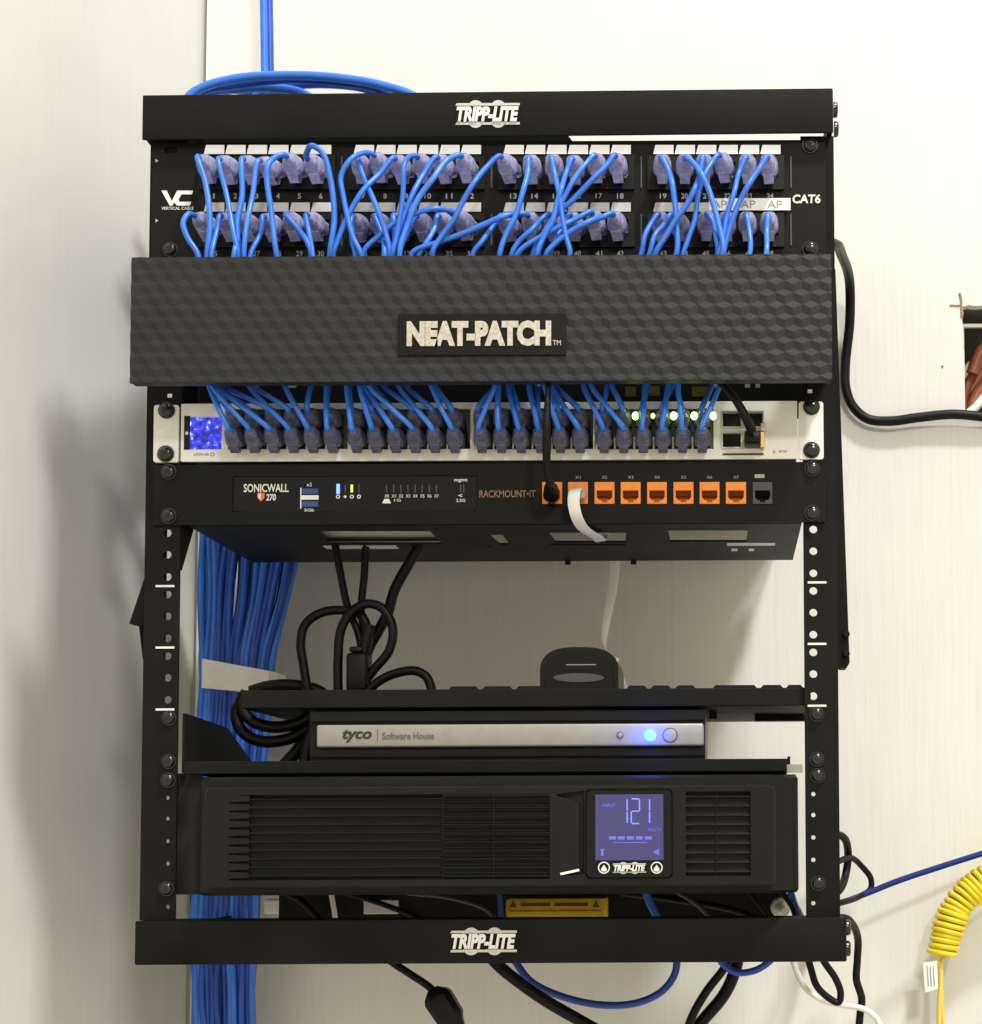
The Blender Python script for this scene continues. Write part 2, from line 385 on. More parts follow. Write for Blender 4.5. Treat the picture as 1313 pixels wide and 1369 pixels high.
# flange plates that stick out beside the posts
b = B(); pl = lambda L, Y: [(W(u, v, Y).x, W(u, v, Y).z) for u, v in L]
b.plate([list(reversed(pl([(1108, 352), (1117, 360), (1136, 886), (1132, 893), (1124, 893), (1112, 880)], .012)))], .012, .030)
for v in (848, 874):
    q = W(1131, v, .012); b.cyl(q, q+Vector((0, -.003, 0)), .0028, n=12, bev=.001)
b.build('hinge_flange', POW, rk)
b = B()
b.plate([list(reversed(pl([(196, 768), (199, 835), (187, 838), (174, 834)], .01)))], .008, .018)
b.plate([list(reversed(pl([(198, 815), (199, 884), (192, 882), (187, 838)], .022)))], .02, .034)
b.build('latch_flange', POW, rk)
for u, v, yy in ((1114, 147, .008), (1115, 173, .008), (1131, 1240, .008), (1131, 1268, .008)):
    q = W(u, v, yy); B().cyl(q, q+Vector((.0034, 0, 0)), .0058, .0058, 18, .0016).build('side_bolt', SCR, rk, 40)
# ------------------------------------------------------------------ patch panel
pt = thing('patch_bay', W(656, 347, 0), 'black two-row 48-port patch panel with white label strips under the top bar', 'patch panel')
YP = -.0028
PORTU = [286+200.2*g+28.6*k for g in range(4) for k in range(6)]
ROWV = (229, 306)
loops = [ploop(203, 189, 1104, 347, YP, .001)]
for r_ in (0, 1):
    for g in range(4):
        loops.append(ploop(270+200.2*g, ROWV[r_]-19, 444+200.2*g, ROWV[r_]+20, YP))
for u, v in ((228, 200), (228, 334), (1083, 196), (1083, 333)):
    if u < 300 and v < 300: loops.append(ploop(u-8, v-4, u+9, v+5, YP, .0022))
b = B(); b.plate(loops, YP, -.0004); plate_o = b.build('panel_plate', PAN, pt)
b = B()
for r_ in (0, 1):
    for g in range(4): b.pbox(268+200.2*g, ROWV[r_]-21, 446+200.2*g, ROWV[r_]+22, .012, .040)
b.build('rear_housing', DARK, pt)
for r_ in (0, 1):
    for g in range(4):
        u0 = 265+200.2*g; v = ROWV[r_]; b = B()
        # raised block frame
        outer = ploop(u0, v-21, u0+183, v+24, YP-.003, .0006); inn = []
        for k in range(6): inn.append(ploop(PORTU[g*6+k]-11, v-13, PORTU[g*6+k]+11, v+9, YP-.003))
        b.plate([outer]+inn, YP-.003, YP-.0002)
        fr = b.build('port_block', PLA, pt)
        # label strip of six fields, or a wide strip where two fields run together
        fields = []
        k = 0
        while k < 6:
            n = 1
            if (r_, g, k) in ((0, 0, 4), (1, 1, 0), (1, 1, 4)): n = 2
            fields.append((k, n)); k += n
        lv0, lv1 = ((194, 206), (271, 283))[r_]
        for k, n in fields:
            if r_ == 1 and g == 3 and k >= 3: continue
            ul = PORTU[g*6+k]-13.2; ur = PORTU[g*6+k+n-1]+14
            b = B(); o_ = pl([(ul+3, lv0), (ur, lv0), (ur, lv1), (ul, lv1)], YP-.0034)
            b.plate([list(reversed(o_))], YP-.0038, YP-.0031); b.build('label_field', WHT if r_ == 0 else GREYL, fr)
b = B(); b.pbox(948, 265, 1057, 281, YP-.0046, YP-.0036); st = b.build('paper_label', WHT, pt)
b = B()
for i, u in enumerate((962, 1000, 1036)): b.text('AP', u-10, 268, u+10, 278, YP-.0047, th=.0002)
b.build('handwriting', GRY, st)
b = B()
for i in range(24):
    for r_ in (0, 1):
        s_ = str(i+1+24*r_); wd = 2.2 if len(s_) == 1 else 4.4
        if s_ == '1': wd = 1.2
        v = (262, 339)[r_]; b.text(s_, PORTU[i]-wd, v-3.6, PORTU[i]+wd, v+3.6, YP-.0002, bold=.01, th=.0002)
for u, v in ((210, 215), (210, 295)):
    b.plate([list(reversed(pl([(u-2, v-2.5), (u+2, v), (u-2, v+2.5)], YP)))], YP-.0003, YP)
b.build('port_numbers', mat('worn white print', (.42, .42, .41), .6), pt)
b = B(); Y_ = YP-.0001
b.plate([list(reversed(pl([(216, 255), (223, 255), (230, 269), (237, 255), (258, 255), (257, 260), (243, 260), (239, 267), (240, 270), (256, 270), (254, 275), (237, 275), (233, 271), (231, 275), (227, 275)], Y_)))], Y_-.0004, Y_)
b.text('VERTICAL CABLE', 216, 276.5, 259, 280.5, Y_, th=.0002)
b.build('printed_logo', INK, plate_o)
b = B(); b.text('CAT6', 1059.5, 260, 1097, 272, Y_, bold=.03, shear=.08); b.build('printed_rating', INK, plate_o)
for g in range(4):
    for v in (ROWV[0]+2, ROWV[1]+2):
        b = B(); u = 457+200.2*g; b.pbox(u-1, v-22, u+1, v+20, YP-.0008, YP-.0001); b.build('module_seam', GJK, plate_o)
for u, v in ((228, 334), (1083, 195), (1083, 333)): screw(u, v, YP, pt)
# ------------------------------------------------------------------ cable manager
nm = thing('cable_manager', W(644, 510, 0), 'wide charcoal cable manager cover with a tumbling-block texture and metal name plate', 'cable manager')
YC = -.058
cx0, cx1, cz0, cz1 = rect(175, 342, 1112, 510, YC)
def lattice_cover(a=.0122, zs=.80, A=.0011):
    bm = bmesh.new(); Rr = a/math.sqrt(3); vs = {}
    def vert(x, z, h):
        k = (round(x*2e5), round(z*2e5))
        if k not in vs: vs[k] = bm.verts.new((cx0+x, YC-A*(h+1), cz0+z))
        return vs[k]
    for j in range(-1, int((cz1-cz0)/(1.5*Rr*zs))+3):
        for i in range(-1, int((cx1-cx0)/a)+3):
            x = i*a+(a/2 if j % 2 else 0); z = j*1.5*Rr
            c = vert(x, z*zs, 0); ring = []
            for k in range(6):
                t_ = math.radians(90+60*k); ring.append(vert(x+Rr*math.cos(t_), (z+Rr*math.sin(t_))*zs, -1 if k % 2 == 0 else -.5))
            for k in (0, 2, 4):
                q = (c, ring[k-1], ring[k], ring[(k+1) % 6])
                try: bm.faces.new(q)
                except ValueError: pass
    for co_, no in (((cx0, 0, 0), (-1, 0, 0)), ((cx1, 0, 0), (1, 0, 0)), ((0, 0, cz0), (0, 0, -1)), ((0, 0, cz1), (0, 0, 1))):
        bmesh.ops.bisect_plane(bm, geom=bm.verts[:]+bm.edges[:]+bm.faces[:], plane_co=co_, plane_no=no, clear_outer=True)
    return bm
bd = B(); bd.bm.free(); bd.bm = lattice_cover()
bd.box(cx0, cx1, YC+.0002, YC+.0026, cz0, cz1)
for z in (cz0+.0002, cz1-.0022): bd.box(cx0+.001, cx1-.001, YC+.0027, YC+.010, z, z+.002)
cov = bd.build('front_cover', COVER, nm)
b = B(); b.pbox(532, 419, 757, 475, YC-.0026, YC-.0001, .0004); npl = b.build('name_plate', PLA, nm)
b = B(); b.text('NEAT-PATCH', 544, 429, 737, 463, YC-.0027, bold=.065, th=.0007); b.text('TM', 739, 455, 750, 461.5, YC-.0027, bold=.01, th=.0004)
b.build('lettering', STEEL, npl)
b = B()
for u in (212, 1098): b.pbox(u-7, 352, u+7, 505, -.012, -.0006)
for u in (212, 1098):
    x = W(u, 430, -.03).x; z0, z1 = W(u, 500, -.03).z, W(u, 372, -.03).z; b.box(x-.003, x+.003, YC+.003, -.0125, z0, z1)
b.build('side_bracket', PAN, nm)
b = B(); x0_, x1_, z0_, z1_ = rect(228, 352, 1082, 515, .06); b.box(x0_, x1_, .06, .062, W(656, 538.5, 0).z+.0015, z1_); x0, x1, z0, z1 = rect(238, 352, 1072, 518, .0)
b.box(x0, x1, .0, .0598, z1-.002, z1)
b.build('rear_tray', DARK, nm)
OLV = mat('olive painted led glow', (.16, .17, .02), .5)  # olive patches imitate LED glow reflected on the rear tray
for u0, u1, v in ((836, 850, 517), (868, 882, 516), (925, 948, 517)):
    b = B(); b.pbox(u0, v, u1, v+13, .0585, .0598); b.build('painted_led_glow', OLV, nm)
for u0, u1, v in ((385, 396, 513), (956, 972, 513), (996, 1003, 513), (1010, 1016, 513)):
    b = B(); b.pbox(u0, v, u1, v+5, .0575, .0598, .0005); b.build('cable_tag', WHT, nm)
# ------------------------------------------------------------------ network switch
sw = thing('network_switch', W(652, 615, 0), 'white rack network switch with a glowing blue screen and two rows of filled ports', 'network switch')
YS = -.004
SWU = [319+26*k for k in range(6)]+[481+26*k for k in range(6)]+[647+26*k for k in range(6)]+[809+26*k for k in range(6)]
SV = (564, 589)
BANKS = [(305, 465), (472.5, 629), (637, 793), (798, 954)]
loops = [ploop(242, 538, 1066, 615, YS, .0008)]
for a_, c_ in BANKS: loops.append(ploop(a_, 547, c_, 600.5, YS))
for u in (978.5, 1007.5):
    for v in (561, 588.5): loops.append(ploop(u-12.2, v-9.5, u+12.2, v+9.5, YS))
b = B(); b.plate(loops, YS, YS+.003); b.build('front_plate', SWM, sw)
for g, (a_, c_) in enumerate(BANKS):
    lp = [ploop(a_+.5, 547.5, c_-.5, 600, YS)]
    for u in SWU[g*6:g*6+6]:
        for v in SV: lp.append(ploop(u-10, v-9.5, u+10, v+9.5, YS))
    b = B(); b.plate(lp, YS+.0008, YS+.003); bank = b.build('port_bank', GJK, sw)
    for u in SWU[g*6:g*6+5]:
        b = B(); b.pbox(u+12, 584, u+14, 600, YS-.0002, YS+.0006); b.build('tick_rib', SWM, bank)
b = B(); x0, x1, z0, z1 = rect(243, 539, 1065, 614, YS+.003)
b.box(x0, x1, .016, .288, z0, z1); b.box(x0, x1, YS+.0032, .0158, z0, z0+.0012); b.box(x0, x1, YS+.0032, .0158, z1-.0012, z1)  # unseen rear depth stretched nearly to the wall to block overhead light
b.build('chassis', [mat('dark chassis', (.05, .05, .05), .5)], sw)
for u0, u1 in ((205.5, 239), (1068, 1101)):
    b = B(); b.plate([ploop(u0, 541.5 if u0 < 500 else 537, u1, 618 if u0 < 500 else 614, YS, .002)], YS-.0002, -.0004); b.build('mounting_ear', SWM, sw, 30)
b = B(); b.pbox(246, 556, 254, 601, YS-.0006, YS-.0001, .0002); b.build('screen_margin', GLO, sw)
m = bpy.data.materials.new('sparkling blue screen'); m.use_nodes = True; nt = m.node_tree; bs = nt.nodes['Principled BSDF']
tc = nt.nodes.new('ShaderNodeTexCoord'); vo = nt.nodes.new('ShaderNodeTexNoise'); vo.inputs['Scale'].default_value = 330; vo.inputs['Detail'].default_value = 3
rp = nt.nodes.new('ShaderNodeValToRGB'); e = rp.color_ramp.elements
e[0].position = .36; e[0].color = (.005, .005, .10, 1); e[1].position = .72; e[1].color = (.75, .85, 1, 1)
q = e.new(.50); q.color = (.02, .02, .62, 1); q = e.new(.62); q.color = (.06, .10, 1.0, 1)
nt.links.new(tc.outputs['Object'], vo.inputs['Vector']); nt.links.new(vo.outputs['Fac'], rp.inputs[0]); nt.links.new(rp.outputs[0], bs.inputs['Emission Color'])
bs.inputs['Emission Strength'].default_value = 1.5; bs.inputs['Base Color'].default_value = (.01, .01, .03, 1); bs.inputs['Roughness'].default_value = .1
b = B(); b.pbox(254.3, 558, 296, 600.5, YS-.0006, YS-.0001); b.build('screen', m, sw)
b = B(); b.pbox(248, 577, 251.5, 581, YS-.0008, YS-.0006); b.build('screen_mark', INK, sw)
b = B(); b.text('USW-48', 259, 605.5, 279, 609.5, YS-.0002, th=.0002); b.plate([pcirc(284, 607.5, YS, .0016), pcirc(284, 607.5, YS, .0009)], YS-.0003, YS)
b.text('48 PoE', 1041, 602, 1052, 605, YS-.0002, th=.0002); b.plate([list(reversed(pl([(1033, 606), (1035, 601), (1037, 606)], YS)))], YS-.0003, YS)
b.build('print', GRY, sw)
b = B()
for u in (468.5, 472.5, 633, 637, 794, 798): b.pbox(u-1.1, 553, u+1.1, 600, YS-.0035, YS-.0003, .0003)
b.build('divider_rib', SWM, sw)
for u, m_ in ((849.5, LEDG), (873, LEDY), (900.5, LEDG), (928, LEDG), (953.5, LEDG)):
    q = W(u, 556, -.022)
    b = B(); b.cyl(W(u+1, 559, YS), q, .0011, .0011, 10); b.mi = 1; rr = .0024 if m_ is LEDG else .0016
    b.loft([[q+Vector((rr*math.cos(a)*math.sin(c), -rr*.7*math.cos(c), 1.25*rr*math.sin(a)*math.sin(c))) for a in [2*math.pi*k/12 for k in range(12)]] for c in (.05, .4, .8, 1.2, 1.57, 2.2, 3.0)])
    b.build('status_light', [BOOT, m_], sw, 60)
for u in (978.5, 1007.5):
    for v in (561, 588.5):
        b = B(); b.plate([ploop(u-14, v-11.5, u+14, v+11.5, YS-.0005), ploop(u-12, v-9.3, u+12, v+9.3, YS-.0005)], YS-.0012, YS-.0002); b.build('module_cage', MET, sw)
b = B(); b.pbox(966, 606, 1021, 608.5, YS-.0004, YS-.0001); b.build('cage_slot', GJK, sw)
for u, v in ((223, 549), (222, 607), (1085, 544), (1085, 602)): screw(u, v, YS-.0002, sw, 1.05)
for u, v in ((227, 529), (1083, 523)):
    q = B(); q.pbox(u-3, v-2.5, u+3, v+2.5, -.0006, -.0001); q.build('washer_tab', INK, sw)

# ------------------------------------------------------------------ blue patch cables
def plug(parent, p0, p1, wd=.0118, m=None):
    """smoky boot from socket p0 to nose p1 with its latch below"""
    ax = (p1-p0); L = ax.length; ax.normalize(); sx = Vector((1, 0, 0)); sx = (sx-ax*sx.dot(ax)).normalized(); up = sx.cross(ax)
    if up.z < 0: up = -up
    b = B(); secs = []
    for t, w_, h_, dz in ((-.15, 1.0, .80, 0), (.20, 1.0, .86, 0), (.28, 1.10, 1.10, -.0012), (.52, 1.14, 1.2, -.0014), (.58, 1.02, 1.06, -.0010), (.64, 1.06, 1.10, -.0009), (.69, .92, .94, -.0006), (.74, .98, 1.0, -.0005), (.79, .84, .86, -.0003), (.84, .90, .90, 0), (.90, .76, .76, 0), (1.0, .56, .56, 0), (1.06, .40, .40, 0)):
        c = p0+ax*L*t+up*dz; sec = []
        for k in range(20):
            a = 2*math.pi*k/20; e = .62
            cs, sn = math.cos(a), math.sin(a)
            sec.append(c+sx*(wd/2*w_)*math.copysign(abs(cs)**e, cs)+up*(wd/2*h_)*math.copysign(abs(sn)**e, sn))
        secs.append(sec)
    b.loft(secs)
    # latch lever hanging below the boot
    la = [p0+ax*L*.04-up*wd*.38, p0+ax*L*.10-up*wd*.86, p0+ax*L*.34-up*wd*1.02, p0+ax*L*.62-up*wd*.62]
    ring = []
    for q, w_ in zip(la, (.26, .22, .30, .34)):
        ring.append([q-sx*wd*w_+up*.0007, q+sx*wd*w_+up*.0007, q+sx*wd*w_-up*.0007, q-sx*wd*w_-up*.0007])
    b.loft(ring)
    return b.build('plug', m or BOOT, parent, 50)
T = {
1: [(268, 213), (275, 245), (281, 300), (277, 341)], 2: [(296, 215), (303, 260), (312, 310), (318, 341)], 3: [(327, 215), (324, 260), (317, 300), (320, 341)],
4: [(350, 217), (338, 260), (330, 300), (326, 341)], 5: [(384, 211), (370, 209), (358, 222), (357, 240), (363, 285), (370, 341)],
6: [(413, 213), (411, 202), (418, 195), (431, 204), (441, 235), (447, 290), (441, 341)],
7: [(479, 213), (486, 237), (501, 271), (515, 310), (521, 341)], 8: [(501, 210), (489, 204), (469, 213), (456, 236), (459, 262), (472, 317), (483, 341)],
9: [(529, 214), (508, 232), (486, 254), (467, 285), (450, 325), (445, 341)], 10: [(559, 212), (548, 209), (540, 222), (539, 256), (536, 281), (530, 317), (524, 341)],
11: [(586, 213), (567, 232), (552, 259), (541, 285), (527, 325), (522, 341)], 12: [(617, 211), (598, 214), (579, 239), (559, 266), (545, 300), (534, 341)],
13: [(671, 212), (652, 222), (632, 247), (618, 271), (606, 295), (591, 315), (578, 341)],
14: [(708, 214), (706, 229), (700, 253), (689, 289), (676, 315), (668, 341)], 15: [(738, 213), (742, 234), (748, 262), (751, 285), (757, 317), (762, 341)],
16: [(766, 215), (757, 231), (750, 254), (744, 274), (739, 295), (728, 315), (718, 341)], 17: [(796, 211), (786, 216), (770, 236), (751, 269), (737, 295), (722, 320), (712, 341)],
18: [(823, 211), (812, 220), (792, 240), (766, 267), (742, 289), (729, 311), (720, 341)],
19: [(884.5, 213), (894, 229), (899, 247), (902, 270), (905, 304), (904, 341)], 20: [(916.5, 213), (929, 220), (938, 233), (947, 252), (954, 274), (961, 300), (966, 341)],
21: [(940.5, 213), (936, 233), (929, 252), (918, 274), (904, 293), (892, 313), (876, 341)], 22: [(963, 210), (952, 217), (940, 238), (934, 258), (929, 293), (920, 320), (913, 341)],
23: [(998, 213), (988, 231), (982, 256), (972, 288), (967, 316), (960, 341)], 24: [(1026, 213), (1016, 224), (1002, 245), (988, 272), (977, 300), (967, 341)],
25: [(262, 290), (252, 286), (245, 298), (251, 318), (265, 341)], 26: [(298, 291), (290, 308), (283, 341)], 27: [(321, 291), (318, 310), (313, 341)], 28: [(355, 292), (348, 313), (335, 341)],
29: [(385, 290), (398, 306), (410, 322), (416, 341)], 30: [(413, 290), (413, 310), (418, 341)],
31: [(473, 293), (470, 303), (471, 322), (475, 341)], 32: [(503, 292), (510, 312), (514, 341)], 33: [(529, 291), (528, 312), (525, 341)], 34: [(559, 291), (548, 303), (539, 322), (533, 341)],
35: [(588, 291), (581, 305), (572, 322), (560, 341)], 36: [(612, 288), (598, 281), (580, 279), (557, 285), (533, 295), (511, 312), (485, 341)],
37: [(673, 291), (659, 303), (645, 322), (632, 341)], 38: [(706, 290), (692, 286), (674, 289), (652, 298), (620, 312), (586, 324), (550, 341)],
39: [(735, 290), (724, 293), (711, 307), (693, 324), (684, 341)], 40: [(763, 290), (752, 305), (742, 320), (735, 341)],
41: [(792, 287), (777, 289), (759, 298), (740, 307), (722, 317), (692, 341)], 42: [(820, 289), (806, 290), (788, 296), (764, 309), (742, 326), (730, 341)],
43: [(881, 290), (870, 300), (862, 316), (857, 341)], 44: [(900, 290), (888, 300), (875, 316), (868, 341)], 45: [(945, 289), (953, 297), (957, 316), (959, 341)], 46: [(971, 290), (968, 311), (964, 341)],
47: [(998, 290), (1001, 304), (1002, 341)], 48: [(1027, 290), (1025, 309), (1024, 341)]}
EXL = [277, 283, 289, 333, 380, 437, 463, 480, 486, 493, 531, 576, 661, 666, 679, 709, 727, 734, 778, 789, 862, 893, 906, 966]
EXU = [281, 287, 297, 338, 416, 440, 470, 484, 497, 512, 540, 580, 664, 670, 684, 720, 731, 741, 815, 820, 866, 899, 903, 955]
HOW = {1: 'slanting gently right', 2: 'slanting right between two others', 3: 'hanging nearly straight', 4: 'leaning left', 5: 'hooking left over its neighbour', 6: 'arching over the white label', 7: 'slanting right to the tangle', 8: 'bulging far left', 9: 'running left across two plugs', 10: 'bending left then dropping', 11: 'curving left', 12: 'sweeping left', 13: 'sweeping left', 14: 'leaning left', 15: 'dropping steeply right', 16: 'leaning left', 17: 'sweeping left', 18: 'sweeping furthest left', 19: 'bowing right', 20: 'crossing right over others', 21: 'falling far left', 22: 'arching left', 23: 'leaning left', 24: 'sweeping left', 25: 'curling out left', 26: 'leaning left', 27: 'dropping straight', 28: 'slanting left', 29: 'slanting right', 30: 'dropping straight', 31: 'dropping straight', 32: 'slanting slightly right', 33: 'behind crossing cords', 34: 'bending left', 35: 'short, slanting left', 36: 'arching over the label', 37: 'curving left', 38: 'making the longest arch', 39: 'curving left', 40: 'half hidden', 41: 'arching left', 42: 'arching left', 43: 'curving left outermost', 44: 'curving left', 45: 'bending right', 46: 'dropping straight', 47: 'hanging alone', 48: 'hanging at the end'}
GRP = ('first', 'second', 'third', 'fourth')
ORD_ = ('first', 'second', 'third', 'fourth', 'fifth', 'last')
CORDS = [BLUE, BLUE, mat('paler blue cable jacket', (.045, .20, .74), .3, var=.14, vscale=90), mat('mid blue cable jacket', (.024, .135, .60), .42, var=.14, vscale=90)]
for n in range(1, 49):
    low = n > 24; i = (n-1) % 24; row = 'lower' if low else 'upper'
    path = T[n]; yv = -.040-.009*random.random()
    pin = W(PORTU[i], ROWV[low]-1, YP-.002); nose = W(path[0][0], path[0][1], -.027)
    lab = 'blue cable in %s row, %s port of %s group, %s' % (row, ORD_[i % 6], GRP[i//6], HOW[n])
    t = thing('patch_cable', pin, lab, 'patch cable', 'blue patch cables between panel and switch')
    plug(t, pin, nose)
    ax = (nose-pin).normalized()
    P = [nose-ax*.004, nose+ax*.005]
    mid = path[1:]
    for k, q in enumerate(mid):
        P.append(W(q[0], q[1], (-.036 if k == 0 else yv)))
    ex = EXL[i] if low else EXU[i]
    P.append(W(path[-1][0]*.75+ex*.25, 385, -.036)); P.append(W((path[-1][0]+ex)/2+random.uniform(-15, 15), 430, -.028)); P.append(W(path[-1][0]*.2+ex*.8, 475, -.030))
    yx = -.029+random.uniform(-.008, .006) if low else -.018+random.uniform(-.006, .006)
    P.append(W(ex+random.uniform(-2, 2), 511, yx))
    pin2 = W(SWU[i], SV[low], YS); sh = (960-SWU[i])*.019
    nose2 = W(SWU[i]-sh, SV[low]-12, -.028 if low else -.024)
    ax2 = (nose2-pin2).normalized()
    e_ = nose2+ax2*.005; m_ = P[-1].lerp(e_, .55)+Vector((0, -.002, 0))
    P += [m_, e_+Vector((0, 0, .002)), nose2-ax2*.003]
    P[len(mid)+2:len(mid)+3] = P[len(mid)+2:len(mid)+3]
    B().tube(smooth_path(P, 7), random.uniform(.00185, .00212), 9).build('cord', random.choice(CORDS), t, 60)
    plug(t, pin2, nose2, .0106, BOOT_SHADED)
# ------------------------------------------------------------------ firewall
fw = thing('firewall', W(652, 700, 0), 'black rack firewall tray with a row of orange network jacks', 'firewall')
YF = -.0026
JU = [(724.5, 752), (759, 786.5), (794.5, 822), (829.5, 857), (864.8, 892), (900, 927.6), (935, 962.5), (970, 998)]
loops = [ploop(205, 619.5, 1103, 700, YF, .0006)]
for a, c in JU+[(1006, 1033)]: loops.append(ploop(a, 644, c, 674, YF))
loops.append(ploop(311, 636, 638, 684, YF, .0012))
b = B(); b.plate(loops, YF, -.0004); b.build('face_panel', PAN, fw)
b = B(); b.plate([ploop(312, 637, 637, 683, YF+.001, .0012)], YF+.0012, .004); af = b.build('appliance_face', GLO, fw)
yf = YF+.0011
b = B(); b.text('SONICWALL', 326, 647, 386, 658, yf, bold=.012); b.text('270', 356, 660.5, 369, 669.5, yf, bold=.02, shear=.1)
for u, s_ in ((413, 'x1'), (413, '5G')): pass
b.text('x2', 410, 645.5, 417, 650, yf, th=.0002); b.text('5Gb', 407, 680, 420, 684, yf, bold=.01, th=.0002)
for i, u in enumerate((452, 461.5, 470.5, 480)): b.plate([pcirc(u, 664, yf, .0015, 10), pcirc(u, 664, yf, .0008, 10)] if i != 1 else [pcirc(u, 664, yf, .0012, 4)], yf-.0003, yf)
for i in range(8): b.text('X%d' % i, 514.2+9.5*i, 661, 520+9.5*i, 665.2, yf, th=.0002)
b.text('1G', 527, 667, 536, 670.5, yf, th=.0002); b.text('mgmt', 607.5, 640, 625, 645, yf, th=.0002, bold=.01); b.text('<', 613, 660.5, 618, 664.5, yf, th=.0002, bold=.02); b.text('2.5G', 610, 667, 622, 671, yf, th=.0002, bold=.01)
b.plate([list(reversed(pl([(514, 667), (520, 667), (523, 673), (511, 673)], yf)))], yf-.0003, yf)
b.build('white_print', INK, af)
b = B(); b.plate([list(reversed(pl([(344, 659.5), (349, 658.5), (354, 659.5), (353.5, 666), (349, 670.5), (344.5, 666)], yf)))], yf-.0003, yf); sh_ = b.build('shield_mark', mat('shield orange', (.7, .16, .03), .5), af)
b = B(); b.plate([list(reversed(pl([(345.6, 661), (349, 660), (349, 668.5), (345.8, 665)], yf)))], yf-.0006, yf-.0004); b.build('shield_half', INK, sh_)
USBM = mat('blue usb tongue', (.02, .06, .25), .4)
for v in (653, 670):
    b = B(); b.pbox(403, v, 425.5, v+7.5, yf-.0006, yf-.0001, .0002); b.build('usb_port', USBM, af)
b = B(); b.pbox(402, 662, 426, 668, yf-.0009, yf-.0001, .0002); b.pbox(401.5, 652, 403, 680, yf-.0005, yf-.0001); b.build('usb_shield', SWM, af)
for u, v0, v1, m_ in ((452, 647, 660, LEDS), (470.3, 648, 658, emat('lime led', (.6, .9, .1), 2.2))):
    b = B(); b.pbox(u-(2.2 if m_ is LEDS else 1.5), v0, u+(2.2 if m_ is LEDS else 1.5), v1, yf-.0007, yf-.0001, .0002); b.build('status_light', m_, af)
b = B()
for u in [461.5, 480]+[517+9.5*i for i in range(8)]+[616, 620]: b.pbox(u-.9, 648, u+.9, 659, yf-.0003, yf-.0001)
b.build('unlit_light', GJK, af)
b = B(); b.text('RACKMOUNT•IT', 641, 655.5, 716, 665, YF-.0001, bold=.012); b.build('maker_print', mat('dull orange print', (.22, .13, .09), .6), fw)
b = B()
for i, (a, c) in enumerate(JU):
    if i: b.text('X%d' % i, (a+c)/2-3.5, 636.2, (a+c)/2+3.5, 640, YF-.0001, th=.0002)
b.build('jack_print', DIM, fw)
b = B(); b.pbox(1009, 634, 1022, 639, YF-.0003, YF-.0001); b.build('console_mark', DIM, fw)
def jack(u0, u1, m1, m2, name):
    x0, x1, z0, z1 = rect(u0+.5, 644.5, u1-.5, 673.5, YF-.0008); wd, h = x1-x0, z1-z0
    op = [(x0+wd*.11, z0+h*.30), (x0+wd*.24, z0+h*.16), (x0+wd*.36, z0+h*.16), (x0+wd*.36, z0+h*.06), (x0+wd*.64, z0+h*.06), (x0+wd*.64, z0+h*.16), (x0+wd*.76, z0+h*.16), (x0+wd*.89, z0+h*.30), (x0+wd*.89, z0+h*.62), (x0+wd*.11, z0+h*.62)]
    b = B(); b.plate([rloop(x0, x1, z0, z1), op], YF-.0010, YF+.0012); o = b.build(name, m1, fw)
    b = B(); yb = .009
    b.box(x0+.0003, x1-.0003, yb, yb+.001, z0+.0003, z1-.0003)
    for q in (x0+.0003, x1-.0012): b.box(q, q+.0009, YF+.0013, yb-.0001, z0+.0003, z1-.0003)
    b.box(x0+.0013, x1-.0013, YF+.0013, yb-.0001, z0+.0003, z0+.0011)
    # sloping floor of the socket
    b.loft([[Vector((x, YF+.0014, z0+h*.10)), Vector((x, yb-.0002, z0+h*.5)), Vector((x, yb-.0002, z0+h*.09)), Vector((x, YF+.0014, z0+h*.07))] for x in (x0+.0014, x1-.0014)])
    b.build('socket', m2, o)
    return o
for a, c in JU: jack(a, c, ORG, ORD, 'network_jack')
jack(1006, 1033, GJK, DARK, 'console_jack')
# tray below
x0, x1, zz, _ = rect(252, 690, 1072, 700, 0)
yb = .177
tb_ = [(x0, .002), (x1, .002), (x1, yb), (x0, yb)]
b = B(); b2 = bpy.data.curves.new('outline', 'CURVE'); b2.dimensions = '2D'; b2.fill_mode = 'BOTH'; b2.extrude = .0007
def floor_pt(u, v):
    d = R3 @ Vector(((u-CX)/F, -(v-CY)/F, -1.0)); t_ = (zz-CAM.z)/d.z; q = CAM+d*t_; return (q.x, q.y)
cuts = [[(428, 709), (575, 709), (592, 726), (440, 726)], [(733, 711), (838, 711), (836, 724), (742, 724)], [(893, 708), (1000, 708), (998, 723), (896, 723)], [(652, 714), (672, 714), (682, 727), (668, 727)],
        [(652, 728.5), (656, 728.5), (656, 730), (652, 730)], [(735, 726), (836, 726), (836, 728), (737, 728)]]
for lp in [tb_]+[[floor_pt(*q) for q in c] for c in cuts]:
    sp = b2.splines.new('POLY'); sp.points.add(len(lp)-1); sp.use_cyclic_u = True
    for q, p_ in zip(sp.points, lp): q.co = (p_[0], p_[1], 0, 1)
ob = bpy.data.objects.new('outline', b2); me = bpy.data.meshes.new_from_object(ob); me.transform(Matrix.Translation((0, 0, zz))); bpy.data.objects.remove(ob)
b.mesh(me)
zt = W(652, 628, 0).z
b.box(x0, x0+.0012, .002, yb, zz+.0008, zt); b.box(x1-.0012, x1, .002, yb, zz+.0008, zt)
b.box(x0+.0013, x1-.0013, yb-.0012, yb, zz+.0008, zz+.012)
for u, v in ((757, 750), (846, 747)):
    fx, fy = floor_pt(u, 744); b.cyl((fx, yb-.004, zz-.0008), (fx, yb-.004, zz-.0042), .0024, n=10)
b.build('tray', PAN, fw)
b = B(); X0 = W(318, 660, 0).x; X1 = W(632, 660, 0).x
